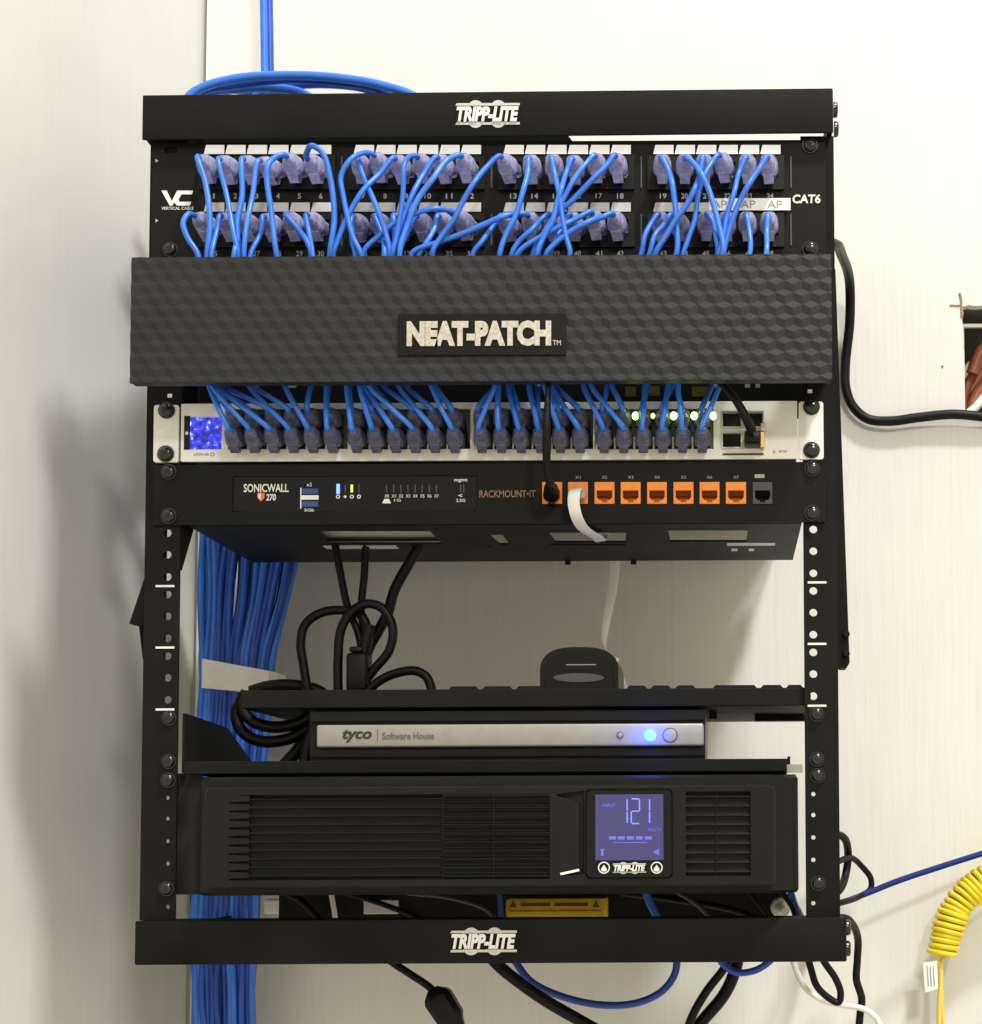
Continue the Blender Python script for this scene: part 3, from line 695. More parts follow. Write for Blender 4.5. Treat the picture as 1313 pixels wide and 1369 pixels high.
b.box(X0, X1, .005, .115, zz+.006, zt-.003, .002); b.build('appliance_body', mat('grey metal case', (.70, .69, .66), .45, var=.1), fw)
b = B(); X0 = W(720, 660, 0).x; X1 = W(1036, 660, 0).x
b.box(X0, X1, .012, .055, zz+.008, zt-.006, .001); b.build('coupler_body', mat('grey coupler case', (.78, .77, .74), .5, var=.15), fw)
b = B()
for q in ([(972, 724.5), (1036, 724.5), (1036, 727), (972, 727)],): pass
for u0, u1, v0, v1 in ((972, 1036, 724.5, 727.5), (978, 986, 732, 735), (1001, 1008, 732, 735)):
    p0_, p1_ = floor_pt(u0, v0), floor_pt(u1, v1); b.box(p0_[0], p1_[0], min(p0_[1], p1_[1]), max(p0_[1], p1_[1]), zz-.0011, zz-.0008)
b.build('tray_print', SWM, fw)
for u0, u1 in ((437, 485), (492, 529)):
    p0_, p1_ = floor_pt(u0, 732), floor_pt(u1, 728); b = B(); b.box(p0_[0], p1_[0], min(p0_[1], p1_[1]), max(p0_[1], p1_[1]), zz-.0012, zz-.0008); b.build('painted_light_bar', WHT, fw)  # white bars painted in place of bright light at the tray slots
for u, v in ((226, 631), (226, 690), (1086, 627), (1086, 686)): screw(u, v, YF, fw)
# ------------------------------------------------------------------ vented shelf, lower shelf, server
vs = thing('vented_shelf', W(690, 945, 0), 'black vented shelf with notched upper edge below the open gap', 'rack shelf')
x0, x1, z0, z1 = rect(322, 921, 1084, 945, .004)
b = B(); b.box(x0, x1, .004, .0062, z0, z1, .0006); b.box(x0+.0005, x1-.0005, .0064, .19, z0, z0+.0016)
for u0, u1 in ((600, 640), (645, 685), (690, 728), (838, 865), (870, 897), (903, 930), (953, 1012), (1017, 1047), (1051, 1074)):
    q0, q1, r0, r1 = rect(u0, 917, u1, 921, .004); b.plate([[(q0, z1), (q1, z1), (q1-.002, z1+.0021), (q0+.002, z1+.0021)]], .0043, .006)
xb0, xb1 = W(948, 950, .07).x, W(1010, 950, .07).x
b.box(xb0, xb0+.006, .07, .078, z0-.005, z0-.0003); b.box(xb1, xb1+.04, .10, .112, z0-.005, z0-.0003)
b.build('shelf_tray', PAN, vs)
for u0, u1 in ((241.5, 322), ):
    q0, q1, r0, r1 = rect(243, 921, 322, 945, .03)
ls = thing('lower_shelf', W(650, 1032, 0), 'black shelf with a thin front lip carrying the server, just above the power supply', 'rack shelf')
x0, x1, z0, z1 = rect(246, 1016, 1052, 1033, -.004)
b = B(); b.box(x0, x1, -.004, -.002, z0, z1, .0006); b.box(x0+.0005, x1-.0005, -.0018, .20, z0, z0+.0016)
b.build('shelf_tray', POW, ls)
zt = W(250, 953, .0).z; zb = z0+.001; xs_ = W(242, 985, 0).x
secs = [[Vector((xs_+d, .003, zb)), Vector((xs_+d, .20, zb)), Vector((xs_+d, .20, zb+.012)), Vector((xs_+d, .115, zt-.004)), Vector((xs_+d, .003, zt))] for d in (0, .0018)]
b = B(); b.loft(secs); b.build('side_plate', PAN, ls)
secs = [[Vector((x1+d+.001, .003, zb)), Vector((x1+d+.001, .20, zb)), Vector((x1+d+.001, .20, zb+.003)), Vector((x1+d+.001, .003, zb+.010))] for d in (0, .0018)]
b = B(); b.loft(secs); b.build('side_plate', PAN, ls)
b = B(); q0, q1, r0, r1 = rect(1052, 1022, 1073, 1033, 0)
b.box(q0, q1, -.001, .001, r0, r1); b.build('end_tab', SIL, ls)
for u, v in ((226, 960), (226, 1018), (1092, 955), (1092, 1015)): screw(u, v, 0, ls, .95)
sv = thing('thin_server', W(680, 1012, .01), 'thin server with a silver front strip and a glowing blue light', 'server')
YV = .006
b = B(); b.pbox(414, 950, 943, 1026, YV+.004, .19, .0008)
b.pbox(414, 950, 943, 964, YV, YV+.0038, .0005); b.pbox(414, 1000, 943, 1012, YV+.001, YV+.0038, .0005); b.build('case', PLA, sv)
b = B(); b.pbox(423, 968, 941, 998, YV-.004, YV+.0036, .0016, 3); sb = b.build('silver_strip', SIL, sv, 40)
b = B(); b.text('tyco', 458, 975, 497, 992.5, YV-.0041, bold=.03, shear=.25, th=.0003); b.build('lettering', BLK, sb)
b = B(); b.pbox(504.2, 975, 505, 990, YV-.0043, YV-.004); b.text('Software House', 511, 979, 580, 988.5, YV-.0041, bold=.012, th=.0003); b.build('grey_lettering', mat('dark grey ink', (.10, .10, .10), .6), sb)
for u, r in ((829, .0021), (896, .0050)):
    q = W(u, 983, YV-.004); b = B(); b.plate([circ((q.x, q.z), r+.0004, 28), circ((q.x, q.z), r, 28)], YV-.0044, YV-.0041); b.mi = 1
    b.cyl((q.x, YV-.004, q.z), (q.x, YV-.0052, q.z), r-.0002, r-.0002, 28, .0005); b.build('button', [GJK, SIL], sb, 40)
q = W(869.5, 983, YV-.004); b = B()
b.loft([[q+Vector((.0040*math.cos(a)*math.sin(c), -.0035*math.cos(c), .0040*math.sin(a)*math.sin(c))) for a in [2*math.pi*k/16 for k in range(16)]] for c in (.05, .5, 1.0, 1.57)])
b.build('power_light', LEDB, sb, 60)
l = bpy.data.lights.new('blue_indicator', 'POINT'); l.energy = .045; l.color = (.0, .06, 1); l.shadow_soft_size = .002
lo = bpy.data.objects.new('blue_indicator', l); COL.objects.link(lo); lo.location = q+Vector((0, -.012, 0))
# ------------------------------------------------------------------ black device on the vented shelf
dv = thing('rounded_device', W(774, 920, .06), 'black arch-topped plastic device standing on the vented shelf', 'device')
YD = .03
arch = [(722, 921)]+[(774.5-52.5*math.copysign(abs(math.cos(a))**.7, math.cos(a)), 897-32*math.sin(a)**.85) for a in [math.pi*k/30 for k in range(31)]]+[(827, 921)]
b = B(); zf = W(774, 945, .03).z
o_ = pl(arch, YD); b.plate([list(reversed(o_))], YD, YD+.07)
bmesh.ops.remove_doubles(b.bm, verts=b.bm.verts[:], dist=1e-5)
b.build('shell', mat('gloss black shell', (.009, .009, .009), .34, spec=.22, var=.1), dv, 50)
b = B(); inn = [(729, 921)]+[(774.5-45.5*math.copysign(abs(math.cos(a))**.75, math.cos(a)), 899-28*math.sin(a)**.9) for a in [math.pi*k/30 for k in range(31)]]+[(820, 921)]
b.plate([list(reversed(pl(inn, YD-.003)))], YD-.003, YD-.0002); b.build('front_face', GLO, dv)
b = B(); b.plate([[(q.x, q.z) for q in [W(774+34*math.cos(a), 906+6*math.sin(a), YD-.004) for a in [-2*math.pi*k/32 for k in range(32)]]]], YD-.0045, YD-.0031); b.build('oval_window', mat('dim grey window', (.07, .07, .065), .3), dv)
b = B(); q0 = W(757, 891, YD-.003); b.text('e c o m m s', 757, 886.5, 797, 890.5, YD-.0031, th=.0002) if False else b.pbox(757, 888, 797, 889.3, YD-.0034, YD-.0031)
b.build('faint_print', DIM, dv)
b = B(); x0, x1, z0, z1 = rect(730, 921, 818, 947, YD); b.box(x0, x1, YD+.004, YD+.06, W(774, 945, .004).z+.0018, z1); b.build('foot', PLA, dv)
# ------------------------------------------------------------------ power supply
up = thing('power_supply', W(657, 1196, -.02), 'large black rack power supply with a lit blue display reading 121', 'power supply')
YU = -.0265
b = B(); x0, x1, z0, z1 = rect(259, 1037, 1071, 1196, YU)
# body with rounded vertical ends: outline in x-y lofted over z
prof = [(x0+.001, .02), (x0+.001, YU+.012)]
for k in range(7):
    a = math.pi/2*k/6; prof.append((x0+.012-.011*math.cos(a), YU+.0125-.011*math.sin(a)))
prof += [(x1-.001-.019*(1-math.sin(math.pi/2*(1-k/6))) if False else x1-.021+.020*math.sin(math.pi/2*k/6), YU+.0015+.022*(1-math.cos(math.pi/2*k/6))) for k in range(7)]
prof += [(x1-.001, .02)]
zs = [(z0, .003), (z0+.0022, 0), (z1-.0022, 0), (z1, .003)]
b.loft([[Vector((x+(ins if x < 0 else -ins)*.4, y+(ins if y < 0 else 0), z)) for x, y in prof] for z, ins in zs])
b.build('bezel_body', UPSM, up, 35)
b = B(); xa, xb_, za, zb = rect(244, 1034, 1066, 1196, .0); b.box(xa, xb_, .021, .20, za+.002, zb-.001); b.build('chassis', DARK, up)
b = B(); b.pbox(232, 1034, 268, 1196, .012, .014); b.build('ear_plate', DARK, up)
fx0, fx1, fz0, fz1 = rect(274, 1052, 1036, 1185, YU)
YG = YU-.0060
# rounded front panel with openings for both grilles, grip and display
loops = [ploop(275, 1053, 1035, 1184, YG, .004), ploop(306, 1062, 735, 1176, YG, .001), ploop(917, 1058, 1004, 1171, YG, .0008), ploop(783, 1055, 899, 1174, YG, .003)]
gr = list(reversed(pl([(744, 1062), (781, 1057), (781, 1168), (749, 1171)], YG))); loops.append(gr)
b = B(); b.plate(loops, YG, YU+.0010); b.build('front_panel', UPSM, up)
b = B(); b.plate([ploop(273, 1051, 1037, 1186, YU, .0045), ploop(275.2, 1053.2, 1034.8, 1183.8, YU, .004)], YU-.00005, YU+.0012); b.build('panel_gap', DARK, up)
def slats(u0, u1, v0, v1, n, name, fine=False):
    b = B(); xa, xb_, za, zb = rect(u0, v0, u1, v1, YG); st_ = (zb-za)/n
    for k in range(n):
        z = za+st_*(k+.5); hh = st_*.17
        b.loft([[Vector((x, YG+.0010, z-hh*1.1)), Vector((x, YG+.0001, z-hh*.6)), Vector((x, YG+.0022, z+hh)), Vector((x, YU+.0014, z+hh)), Vector((x, YU+.0014, z-hh))] for x in (xa, xb_)])
    return b.build(name, UPSM, up)
b = B()
for q in ((306, 1062, 735, 1176), (917, 1058, 1004, 1171)): b.pbox(*q, YU-.0001, YU+.0005)
b.build('grille_back', DARK, up)
slats(333, 592, 1062, 1176, 10, 'left_grille'); slats(592, 735, 1062, 1176, 10, 'left_grille'); slats(917, 1004, 1058, 1171, 9, 'right_grille')
b = B(); xa, xb_, za, zb = rect(306, 1062, 333, 1176, YG); st_ = (zb-za)/10
for k in range(10):
    z = za+st_*k
    b.loft([[Vector((xa, YG+.0001, z+.0004)), Vector((xa, YG+.0001, z+st_-.0004)), Vector((xa, YU-.0001, z+st_-.0004)), Vector((xa, YU-.0001, z+.0004))],
            [Vector((xb_, YG+.0001, z+st_*.20)), Vector((xb_, YG+.0001, z+st_*.80)), Vector((xb_, YU-.0001, z+st_*.80)), Vector((xb_, YU-.0001, z+st_*.20))]])
b.build('grille_end', UPSM, up)
b = B(); b.pbox(592, 1062, 735, 1064, YG, YG+.001)
for u in (592, 660): b.pbox(u-.6, 1063, u+.6, 1176, YG-.0001, YG+.001)
for k in range(20):
    v = 1065+k*5.6; b.pbox(593, v, 734, v+1.1, YG+.0007, YG+.0012)
b.build('grille_mesh', PLA, up)
b = B(); b.pbox(957.5, 1058, 958.5, 1171, YG+.0003, YG+.0012); b.build('grille_divider', PLA, up)
# grip: a scooped well beside the display
b = B(); w0 = pl([(744, 1064), (774, 1072), (774, 1166), (749, 1171)], YG)
front = [Vector((x, YG+(.0002 if k in (0, 3) else .0016), z)) for k, (x, z) in enumerate(w0)]
b.loft([front, [Vector((p.x, YU-.0004, p.z)) for p in front]]); b.build('grip', UPSM, up)
b = B(); b.pbox(740, 1056, 784, 1172, YU-.0001, YU+.0005); b.build('grip_back', DARK, up)
b = B(); b.plate([list(reversed(pl([(749, 1167), (774, 1161.5), (775, 1164.5), (750, 1170)], YG)))], YG-.0012, YG-.0003); b.build('latch_edge', WHT, up)
b = B(); b.plate([ploop(784, 1056, 898, 1173, YG-.002, .0035)], YG-.002, YU); lc = b.build('display_frame', GLO, up)
YL = YG-.0021
b = B(); b.plate([ploop(796, 1062, 887, 1150, YL)], YL-.0003, YL); dsp = b.build('display', LCD, lc)
def segs(b, s_, u0, v0, u1, v1, Y, wd):
    vm = (v0+v1)/2
    S_ = {'a': (u0, v0, u1, v0), 'g': (u0, vm, u1, vm), 'd': (u0, v1, u1, v1), 'f': (u0, v0, u0, vm), 'b': (u1, v0, u1, vm), 'e': (u0, vm, u0, v1), 'c': (u1, vm, u1, v1)}
    for k in s_:
        a0, b0, a1, b1 = S_[k]
        if a0 == a1: b.pbox(a0-wd, b0+wd*.8, a0+wd, b1-wd*.8, Y-.0002, Y)
        else: b.pbox(a0+wd*.6, b0-wd, a1-wd*.6, b0+wd, Y-.0002, Y)
b = B(); segs(b, 'bc', 830, 1068, 838.5, 1101, YL-.0004, .9); segs(b, 'abged', 844, 1068, 855, 1101, YL-.0004, .9); segs(b, 'bc', 860, 1068, 868.5, 1101, YL-.0004, .9)
b.build('digits', DIG, dsp)
b = B(); b.text('INPUT', 806, 1074.5, 823, 1079, YL-.0004, th=.0002); b.build('input_word', DIGD, dsp)
b = B(); b.text('VOLTS', 866, 1107, 884, 1111.5, YL-.0004, th=.0002); b.build('volts_word', DIGD, dsp)
for k in range(5):
    b = B(); b.pbox(814+12*k, 1118, 823.5+12*k, 1122.5, YL-.0006, YL-.0004); b.build('level_bar', DIGD, dsp)
b = B(); b.pbox(820, 1126, 865, 1127, YL-.0006, YL-.0004); b.build('underline', DIGD, dsp)
b = B(); b.plate([list(reversed(pl([(802, 1135), (809, 1135), (806.5, 1139), (807.5, 1144), (803, 1144), (804, 1139)], YL-.0004)))], YL-.0006, YL-.0004); b.build('plug_symbol', DIGD, dsp)
b = B(); b.plate([list(reversed(pl([(874, 1137.5), (877, 1137.5), (881, 1134), (881, 1144), (877, 1141), (874, 1141)], YL-.0004)))], YL-.0006, YL-.0004); b.build('speaker_symbol', DIGD, dsp)
logo(819, 1152.5, 864, 1168.5, YL-.0001, lc, GLO)
for u in (807.5, 878):
    q = W(u, 1160, YL); b = B(); b.plate([circ((q.x, q.z), .0042, 24), circ((q.x, q.z), .0034, 24)], YL-.0003, YL); b.plate([list(reversed(pl([(u-4, 1162), (u, 1156), (u+4, 1162), (u+3, 1165), (u-3, 1165)], YL)))], YL-.0003, YL); b.build('push_button', INK, lc)
for u, v in ((225, 1043), (223, 1188), (1093, 1037), (1094, 1181)): screw(u, v, 0, up, .95)
# ------------------------------------------------------------------ things under the power supply
ps = thing('power_strip', W(700, 1230, .10), 'black power strip added to darken the gap behind the bottom bar', 'power strip')
b = B(); b.pbox(372, 1192, 1052, 1236, .10, .14, .002); b.build('strip_body', PLA, ps)  # added block that keeps the gap under the power supply dark
b = B(); b.pbox(486, 1203, 532, 1222, .095, .0998, .0008); b.build('socket_face', GREYL, ps)
yl_ = thing('warning_box', W(742, 1230, .06), 'yellow warning-labelled box lying behind the bottom bar', 'box')
b = B(); b.pbox(676, 1201, 809, 1232, .06, .098, .0015); b.build('carton', YLB, yl_, 40)
b = B(); b.pbox(696, 1207, 736, 1211.5, .0594, .0599); b.pbox(741, 1207, 786, 1211.5, .0594, .0599)
for u in (686, 797): b.plate([list(reversed(pl([(u-5, 1213), (u, 1204), (u+5, 1213)], .0597)))], .0594, .0599)
b.pbox(682, 1217.5, 804, 1218.5, .0594, .0599)
b.build('warning_print', mat('dark red print', (.16, .03, .01), .6), yl_)
# ------------------------------------------------------------------ blue cable bundle and top coil
bu = thing('cable_bundle', W(300, 1369, .25), 'thick bundle of blue network cables running down the wall corner inside the rack', 'cable bundle')
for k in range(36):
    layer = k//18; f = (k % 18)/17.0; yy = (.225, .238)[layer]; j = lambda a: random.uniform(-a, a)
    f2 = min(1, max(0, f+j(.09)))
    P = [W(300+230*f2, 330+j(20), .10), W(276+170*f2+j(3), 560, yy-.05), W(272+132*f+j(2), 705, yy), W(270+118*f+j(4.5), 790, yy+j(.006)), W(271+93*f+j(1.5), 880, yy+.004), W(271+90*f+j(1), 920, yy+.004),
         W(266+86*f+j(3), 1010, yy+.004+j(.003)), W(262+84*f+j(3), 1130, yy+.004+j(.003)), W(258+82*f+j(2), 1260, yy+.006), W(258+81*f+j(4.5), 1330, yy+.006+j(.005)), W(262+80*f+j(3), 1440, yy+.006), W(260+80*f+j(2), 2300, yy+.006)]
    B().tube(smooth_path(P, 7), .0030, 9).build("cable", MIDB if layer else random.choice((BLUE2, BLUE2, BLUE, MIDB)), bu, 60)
b = B()
x0, x1 = W(268, 900, .217).x, W(369, 900, .217).x
sec = lambda z, tilt: [Vector((x, y, z+(x-x0)*tilt)) for x, y in ((x0, .221), (x0+.004, .217), (x1-.006, .217), (x1, .222), (x1, .252), (x0, .252))]
b.loft([sec(W(272, 919, .217).z, -.10), sec(W(272, 880, .217).z, -.19)])
b.build('strap', VEL, bu)
tc_ = thing('cable_coil', W(390, 122, .14), 'loose coil of blue cables lying on top of the rack', 'cable coil')
for k, (pts, m_) in enumerate([
        ([(240, 150), (262, 122), (310, 106), (380, 101), (450, 104), (510, 114), (560, 132), (600, 170)], BLUE), ([(246, 150), (266, 124), (320, 113), (390, 106), (455, 110), (505, 119), (545, 140)], BLUE2),
        ([(250, 150), (275, 125), (320, 119), (370, 118), (405, 125), (440, 150)], BLUE), ([(238, 155), (258, 124), (300, 113), (350, 107), (420, 103), (485, 110), (535, 124), (570, 150)], BLUE2),
        ([(330, 150), (350, 122), (395, 114), (445, 113), (490, 119), (530, 135)], BLUE), ([(270, 150), (300, 122), (340, 122), (385, 122), (420, 140)], BLUE)]):
    B().tube(smooth_path(pp(pts, .12+.012*k), 8), .0036, 9).build('cable', m_, tc_, 60)
for k, u in enumerate((353.5, 361)):
    t = tag(B().tube(smooth_path(pp([(u-3+2*k, -90), (u-1, 0), (u, 60), (u+1, 100), (u+6, 128), (u+20, 180)], .23+.005*k), 8), .0033, 9).build('drop_cable', (BLUE, BLUE2)[k], None, 60),
            ('left' if k == 0 else 'right')+' one of two blue cables dropping down the wall onto the coil', 'cable', 'blue cables dropping from above')
# ------------------------------------------------------------------ loose cords
def cord(name, pts, r, m, label, Y=None, cat='cable', group=None, n=9):
    return tag(B().tube(smooth_path(pp(pts, Y), 9), r, n).build(name, m, None, 60), label, cat, group)
cord('power_cable', [(1085, 330, .10), (1112, 326, .12), (1126, 342, .20), (1136, 380, .27), (1136, 430, .285), (1130, 490, .291), (1131, 520, .292), (1140, 543, .2925), (1160, 560, .293), (1190, 563, .2925), (1230, 558, .292), (1275, 554, .291), (1320, 558, .292), (1380, 565, .30)], .0044, RUB, 'thick black power cord curving from the rack to the wall cut-out', cat='power cord')
# cords under the firewall tray
G = 'black cords hanging under the firewall tray'
cord('power_cable', [(448, 728), (455, 765), (465, 812), (480, 850), (484, 890), (480, 930)], .0030, RUB, 'leftmost thin black cord dropping from the tray, slanting right', .09, 'power cord', G)
cord('power_cable', [(489, 728), (487, 770), (483, 815), (487, 845), (492, 880), (488, 930)], .0030, RUB, 'middle black cord dropping straight from the tray', .095, 'power cord', G)
cord('power_cable', [(562, 728), (544, 758), (527, 790), (519, 818), (505, 845), (492, 870), (480, 930)], .0042, RUB, 'thickest black cord slanting down left from the tray', .10, 'power cord', G)
G = 'black cord loops on the vented shelf'
cord('cable_loop', [(412, 930), (406, 890), (402, 862), (408, 835), (430, 819), (462, 816), (482, 822), (492, 845), (488, 890)], .0036, RUB, 'large black cord loop rising furthest left on the vented shelf', .085, 'cord loop', G)
cord('cable_loop', [(452, 930), (452, 880), (456, 842), (470, 818), (492, 807), (512, 814), (525, 840), (520, 870), (500, 895), (478, 925)], .0036, RUB, 'black cord loop shaped like an upright oval amid the hanging cords', .075, 'cord loop', G)
cord('cable_loop', [(490, 925), (508, 910), (530, 900), (555, 897), (570, 905), (577, 922), (578, 935)], .0036, RUB, 'low flat black cord loop right of the hanging cords', .07, 'cord loop', G)
t = thing('cord_plug', W(474, 922, .08), 'black moulded plug wedged among the cord loops on the shelf', 'plug')
b = B(); b.pbox(462, 872, 490, 925, .065, .085, .003, 3); b.pbox(466, 864, 484, 871.8, .068, .082, .002); b.build('plug_body', PLA, t, 40)
b = B(); b.tube(pp([(486, 872), (490, 855), (494, 835)], .075), .0042, 10); b.build('strain_relief', RUB, t, 60)
G = 'black cords left of the server'
cord('power_cable', [(335, 925), (360, 918), (395, 917), (425, 924), (440, 935)], .0050, RUB, 'black cord lying along the top of the shelf end', .10, 'power cord', G)
cord('power_cable', [(326, 935), (316, 950), (322, 975), (345, 990), (385, 988), (418, 968), (430, 955)], .0045, RUB, 'black cord sagging lowest left of the server', .05, 'power cord', G)
cord('power_cable', [(330, 925), (322, 940), (335, 962), (365, 972), (400, 966), (425, 950)], .0045, RUB, 'black cord curving over the blue bundle left of the server', .045, 'power cord', G)
cord('power_cable', [(410, 935), (416, 965), (400, 1000), (375, 1030), (360, 1060)], .0050, RUB, 'black cord crossing steeply beside the server end', .06, 'power cord', G)
cord('power_cable', [(420, 940), (420, 970), (412, 1000), (404, 1040)], .0050, RUB, 'black cord hanging close against the server end', .03, 'power cord', G)
# black cords plugged into the front
t = thing('uplink_cable', W(733, 668, 0), 'black patch cable from the switch down into the first orange jack', 'network cable')
B().tube(smooth_path([W(733, 512, -.05), W(732, 540, -.053), W(731, 580, -.054), W(731, 620, -.046), W(734, 650, -.034), W(736, 660, -.026)], 8), lambda f: .0020+.0012*max(0, 1-abs(f-.45)*3), 10).build('cord', RUB, t, 60)
b = B(); p0_, p1_ = W(738, 662, -.002), W(735.5, 652, -.030); ax = p1_-p0_
b.loft([[p0_+ax*f+Vector((w_*math.copysign(abs(math.cos(a))**.7, math.cos(a)), 0, h_*math.copysign(abs(math.sin(a))**.7, math.sin(a))+dz)) for a in [2*math.pi*k/18 for k in range(18)]] for f, w_, h_, dz in ((0, .0058, .0045, 0), (.3, .0060, .0055, -.001), (.6, .0052, .0060, 0), (.9, .0036, .0042, .001), (1.1, .0024, .0026, .002))])
b.loft([[p0_+ax*f+Vector((s_*.0022, 0, z)) for s_ in (-1, 1)]+[p0_+ax*f+Vector((s_*.0022, 0, z-.0014)) for s_ in (1, -1)] for f, z in ((.0, -.0035), (.3, -.0085), (.5, -.0075))])
b.build('plug', PLA, t, 50)
t = thing('direct_attach_cable', W(1007, 588, 0), 'black cable with a metal-ended plug in the switch module cage', 'network cable')
B().tube(smooth_path([W(955, 505, -.03), W(972, 520, -.034), W(987, 540, -.038), W(998, 560, -.038), W(1005, 575, -.030)], 8), lambda f: .0024+.0012*f, 10).build('cord', RUB, t, 60)
b = B(); q = rect(995, 580, 1017, 600, -.012); b.box(q[0], q[1], -.024, -.0045, q[2]+.002, q[3], .0015); b.build('plug', PLA, t, 40)
b = B(); q = rect(1016, 578, 1022, 600, -.010); b.box(q[0], q[1], -.014, -.0046, q[2], q[3], .0006); b.build('pull_tab', GOLD, t)
b = B(); q = rect(1017, 566, 1023, 577, -.010); b.box(q[0], q[1], -.012, -.0057, q[2], q[3], .0005); b.build('bail', MET, t)
t = thing('flat_cable', W(772, 668, 0), 'white flat network cable from the second orange jack through the tray to the shelf', 'network cable')
P = smooth_path([W(774, 660, -.004), W(771, 654, -.018), W(768, 659, -.024), W(767, 672, -.023), W(770, 688, -.018), W(777, 703, -.005), W(786, 711, .012), W(797, 717, .032), Vector((*floor_pt(806, 723), zz+.002)), Vector((*floor_pt(812, 724), zz+.012))], 8)
B().ribbon(P, .0085, .0018, lambda f: (1, -.35*f, .1)).build('upper_run', WFL, t, 40)
b = B(); b.pbox(763.5, 653, 782, 666, -.014, -.0045, .001); b.build('plug', mat('clear plug', (.6, .6, .6), .2, trans=.4), t)
P = smooth_path([W(820, 735, .19), W(822, 755, .19), W(819, 785, .19), W(813, 815, .185), W(809, 840, .18), W(807, 858, .17), W(810, 872, .16), W(819, 886, .14), W(828, 905, .13), W(833, 925, .125), W(836, 945, .125)], 8)
B().ribbon(P, .0082, .0015, lambda f: (1, 0, 0) if f < .12 else (math.cos((f-.12)*3.4), math.sin((f-.12)*3.4), 0)).build('lower_run', WFL, t, 40)
cord('cable_end', [(826, 880), (820, 895), (818, 910), (823, 924)], .0014, WCO, 'thin pale cable end beside the rounded device', .06)
# below the bottom bar
t = thing('adapter_cord', W(560, 1300, .12), 'black cord with an inline connector block hanging below the rack', 'power cord')
B().tube(smooth_path(pp([(490, 1250), (520, 1283), (545, 1300), (572, 1318), (583, 1328)], .10), 8), .0030, 9).build('cord', RUB, t, 60)
b = B(); a0, a1 = W(578, 1322, .10), W(618, 1384, .10); ax = (a1-a0); sx = ax.cross(Vector((0, 1, 0))).normalized()
b.loft([[a0+ax*f+sx*w_*cx_+Vector((0, .009*sy_*w_/.011, 0)) for cx_, sy_ in ((-1, -.6), (-.6, -1), (.6, -1), (1, -.6), (1, .6), (.6, 1), (-.6, 1), (-1, .6))] for f, w_ in ((0, .004), (.12, .0095), (.2, .0110), (.62, .0105), (.72, .0080), (.85, .006), (1, .0045))])
b.build('connector_block', PLA, t, 30)
cord('power_cable', [(640, 1255), (662, 1286), (690, 1310), (730, 1338), (775, 1364), (840, 1400)], .0048, RUB, 'thick black cord slanting down right below the bottom logo', .10, 'power cord')
cord('network_cable', [(672, 1255), (692, 1290), (710, 1312), (745, 1330), (800, 1343), (850, 1341), (885, 1325), (902, 1302), (906, 1270)], .0030, MIDB, 'dark blue cable hanging in a wide shallow loop below the bar', .13)
cord('network_cable', [(955, 1270), (968, 1290), (985, 1300), (1010, 1297), (1030, 1284), (1045, 1265)], .0028, MIDB, 'blue cable making a small low loop below the bar', .11)
G = 'pair of black cords below the bar'
cord('power_cable', [(985, 1262), (970, 1292), (945, 1325), (926, 1358), (912, 1400)], .0034, RUB, 'thinner left cord of the black pair below the bar', .12, 'power cord', G)
cord('power_cable', [(990, 1262), (982, 1300), (968, 1330), (945, 1358), (915, 1392)], .0050, RUB, 'thicker right cord of the black pair below the bar', .13, 'power cord', G)
cord('cable_loop', [(1075, 1262), (1084, 1294), (1092, 1318), (1108, 1334), (1121, 1340), (1124, 1328), (1117, 1308), (1102, 1286), (1090, 1262)], .0028, RUB, 'black cord hanging in a pointed loop below the right end of the bar', .12, 'cord loop')
cord('cable', [(1055, 1262), (1064, 1296), (1078, 1322), (1102, 1338), (1130, 1344), (1155, 1349), (1172, 1362), (1180, 1385)], .0024, WCO, 'thin white cable drooping below the right end of the bar', .14)
cord('cable', [(1105, 1232, .1), (1126, 1227, .10), (1140, 1236, .12), (1147, 1256, .14), (1146, 1285, .15), (1145, 1310, .15), (1152, 1335, .15), (1150, 1355, .15), (1146, 1400, .15)], .0031, RUB, 'black cable hanging down past the right end of the bottom bar')
cord('cable', [(1100, 1120, .18), (1126, 1118, .20), (1134, 1140, .22), (1131, 1168, .22), (1122, 1190, .2), (1105, 1200, .18)], .0034, RUB, 'black cable bulging close against the right post')
cord('cable', [(1105, 1160, .18), (1138, 1147, .22), (1152, 1158, .235), (1164, 1174, .24), (1164, 1188, .24), (1150, 1198, .23), (1128, 1206, .2), (1100, 1212, .18)], .0026, RUB, 'thin black cable looping out right of the rack')
cord('network_cable', [(1100, 1212, .20), (1130, 1205, .22), (1160, 1194, .235), (1200, 1178, .24), (1260, 1158, .25), (1320, 1139, .26), (1400, 1115, .27)], .0026, NAVY, 'dark blue cable stretched out to the right across the wall')
G = 'small leads in the gap above the bottom bar'
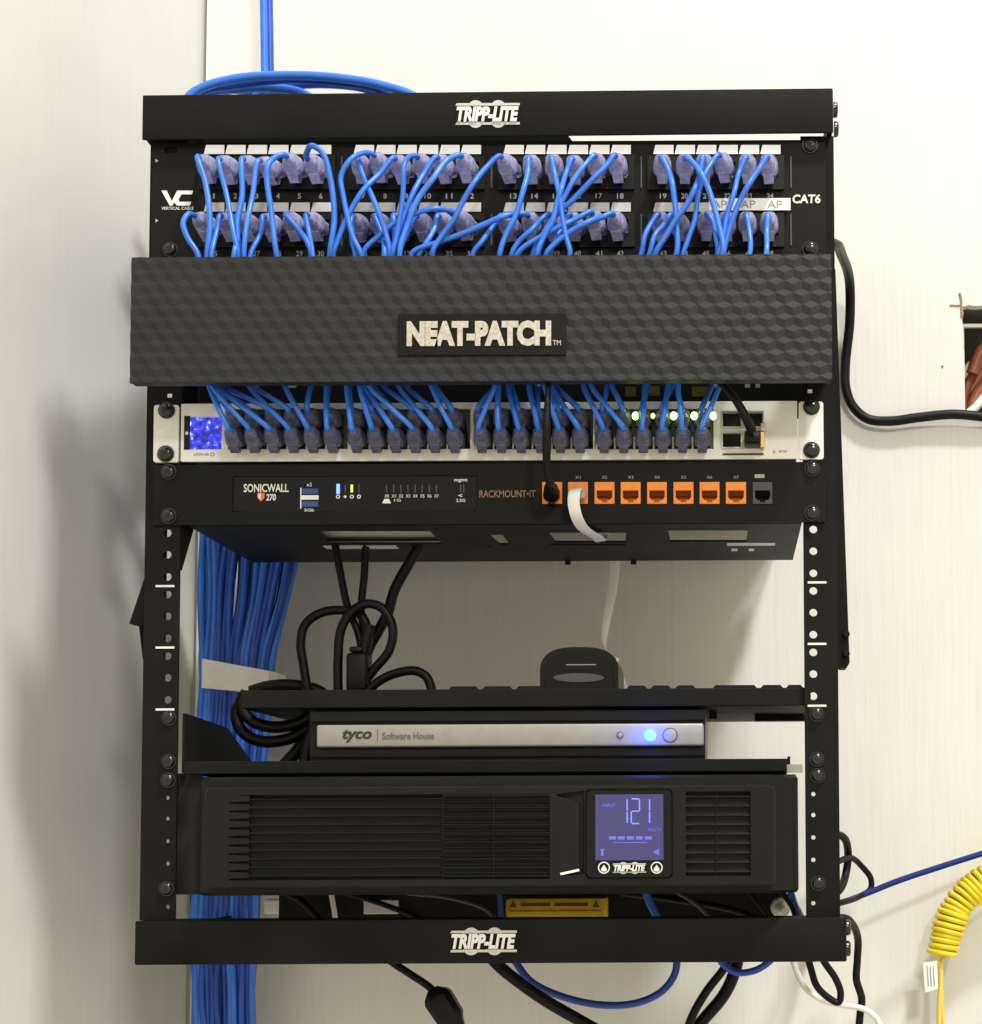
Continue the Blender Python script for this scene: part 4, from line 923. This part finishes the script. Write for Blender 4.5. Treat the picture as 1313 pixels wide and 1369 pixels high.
for pts, r, m_, lb, yy in (([(860, 1180), (868, 1205), (878, 1225), (884, 1250)], .0030, BLUE, 'short blue lead under the display', .05), ([(1056, 1188), (1062, 1208), (1068, 1228), (1074, 1250)], .0026, BLUE, 'short blue lead beside the right post', .05),
        ([(998, 1190), (1018, 1213), (1034, 1236)], .0018, RUB, 'thin dark lead slanting left of the white plug', .07), ([(1044, 1192), (1058, 1210), (1068, 1240)], .0022, RUB, 'dark lead crossing the white plug', .045),
        ([(380, 1192), (402, 1204), (430, 1232)], .0026, RUB, 'leftmost black lead leaning in the gap near the bundle', .06), ([(455, 1192), (500, 1205), (560, 1228), (580, 1240)], .0022, RUB, 'long black lead sloping across the pale socket', .075),
        ([(545, 1194), (600, 1200), (650, 1216), (668, 1236)], .0018, GJK, 'thin grey lead running toward the yellow box', .06), ([(668, 1194), (669, 1212), (672, 1240)], .0022, MIDB, 'short dark blue lead at the left edge of the yellow box', .055),
        ([(905, 1192), (935, 1212), (960, 1240)], .0018, GJK, 'thin grey lead right of the display in the gap', .06), ([(830, 1194), (900, 1203), (990, 1220), (1030, 1240)], .0024, RUB, 'long black lead sloping right from the yellow box', .08),
        ([(1040, 1190), (1062, 1206), (1078, 1236)], .0016, WFL, 'pale lead nearest the right post in the gap', .05),
        ([(442, 1190), (446, 1212), (450, 1240)], .0020, WCO, 'short white lead in the gap at the left', .08), ([(1052, 1196), (1064, 1225), (1070, 1250)], .0018, WCO, 'short white lead in the gap at the right', .055)):
    cord('lead', pts, r, m_, lb, yy, 'lead', G)
t = thing('white_plug', W(1045, 1225, .07), 'round white plug in the gap behind the right end of the bar', 'plug')
b = B(); q = W(1044, 1214, .075); b.cyl(q+Vector((0, .02, 0)), q, .0075, .0075, 20, .002); b.build('plug_body', SWM, t, 40)
b = B(); b.cyl(q+Vector((0, .0, 0)), q+Vector((.003, -.012, -.002)), .0045, .0032, 14); b.build('plug_neck', WCO, t, 40)
# white connector bits left
t = thing('white_clip', W(368, 1222, .11), 'small pale wall clip beside the blue bundle above the bar', 'clip')
b = B(); b.pbox(352, 1202, 374, 1222, .20, .215, .002); b.build('clip_body', GREYL, t)
# ------------------------------------------------------------------ yellow coiled cord with its tag
t = thing('coiled_cord', W(1256, 1280, .26), 'bright yellow coiled cord hanging at the lower right of the wall', 'coiled cord')
ctr = smooth_path(pp([(1400, 1120), (1345, 1160), (1305, 1186), (1280, 1212), (1267, 1245), (1259, 1277)], .268), 26)
L = [0]
for a, c in zip(ctr, ctr[1:]): L.append(L[-1]+(c-a).length)
P = []; N = 1300; turns = L[-1]/.0048; k = 0
for i in range(N+1):
    s_ = L[-1]*i/N
    while k < len(L)-2 and L[k+1] < s_: k += 1
    f = (s_-L[k])/(L[k+1]-L[k]); c = ctr[k].lerp(ctr[k+1], f); tg = (ctr[min(k+2, len(ctr)-1)]-ctr[max(k-1, 0)]).normalized()
    n1 = tg.cross(Vector((0, 1, 0))).normalized(); n2 = tg.cross(n1); a = 2*math.pi*turns*i/N
    wob = 1+.05*math.sin(a*.13+1)+.03*math.sin(a*.37); P.append(c+(n1*math.cos(a)+n2*math.sin(a))*.0118*wob+tg*.0007*math.sin(a*.21))
B().tube(P, .0024, 7).build('coil', YEL, t, 60)
b = B(); b.tube(smooth_path(pp([(1250, 1284), (1256, 1290), (1258, 1310), (1256, 1340), (1255, 1400)], .262), 6), .0022, 8); b.tube(smooth_path(pp([(1259, 1280), (1259, 1310), (1260, 1345), (1262, 1400)], .264), 6), .0016, 8)
b.build('straight_end', mat('pale yellow cord', (.70, .58, .10), .45), t, 60)
tg_ = thing('paper_tag', W(1244, 1325, .255), 'small white printed paper tag below the yellow coil', 'tag')
b = B(); o_ = pl([(1234, 1287), (1253, 1284.5), (1254, 1322), (1237, 1327)], .252); b.plate([list(reversed(o_))], .252, .2526); b.build('paper', WHT, tg_)
b = B()
for k in range(3):
    b.plate([list(reversed(pl([(1239+4*k, 1291+2*(k % 2)), (1240.2+4*k, 1291), (1242+4*k, 1318), (1240.6+4*k, 1319)], .2518)))], .2516, .25195)
b.build('faded_print', GRY, tg_)
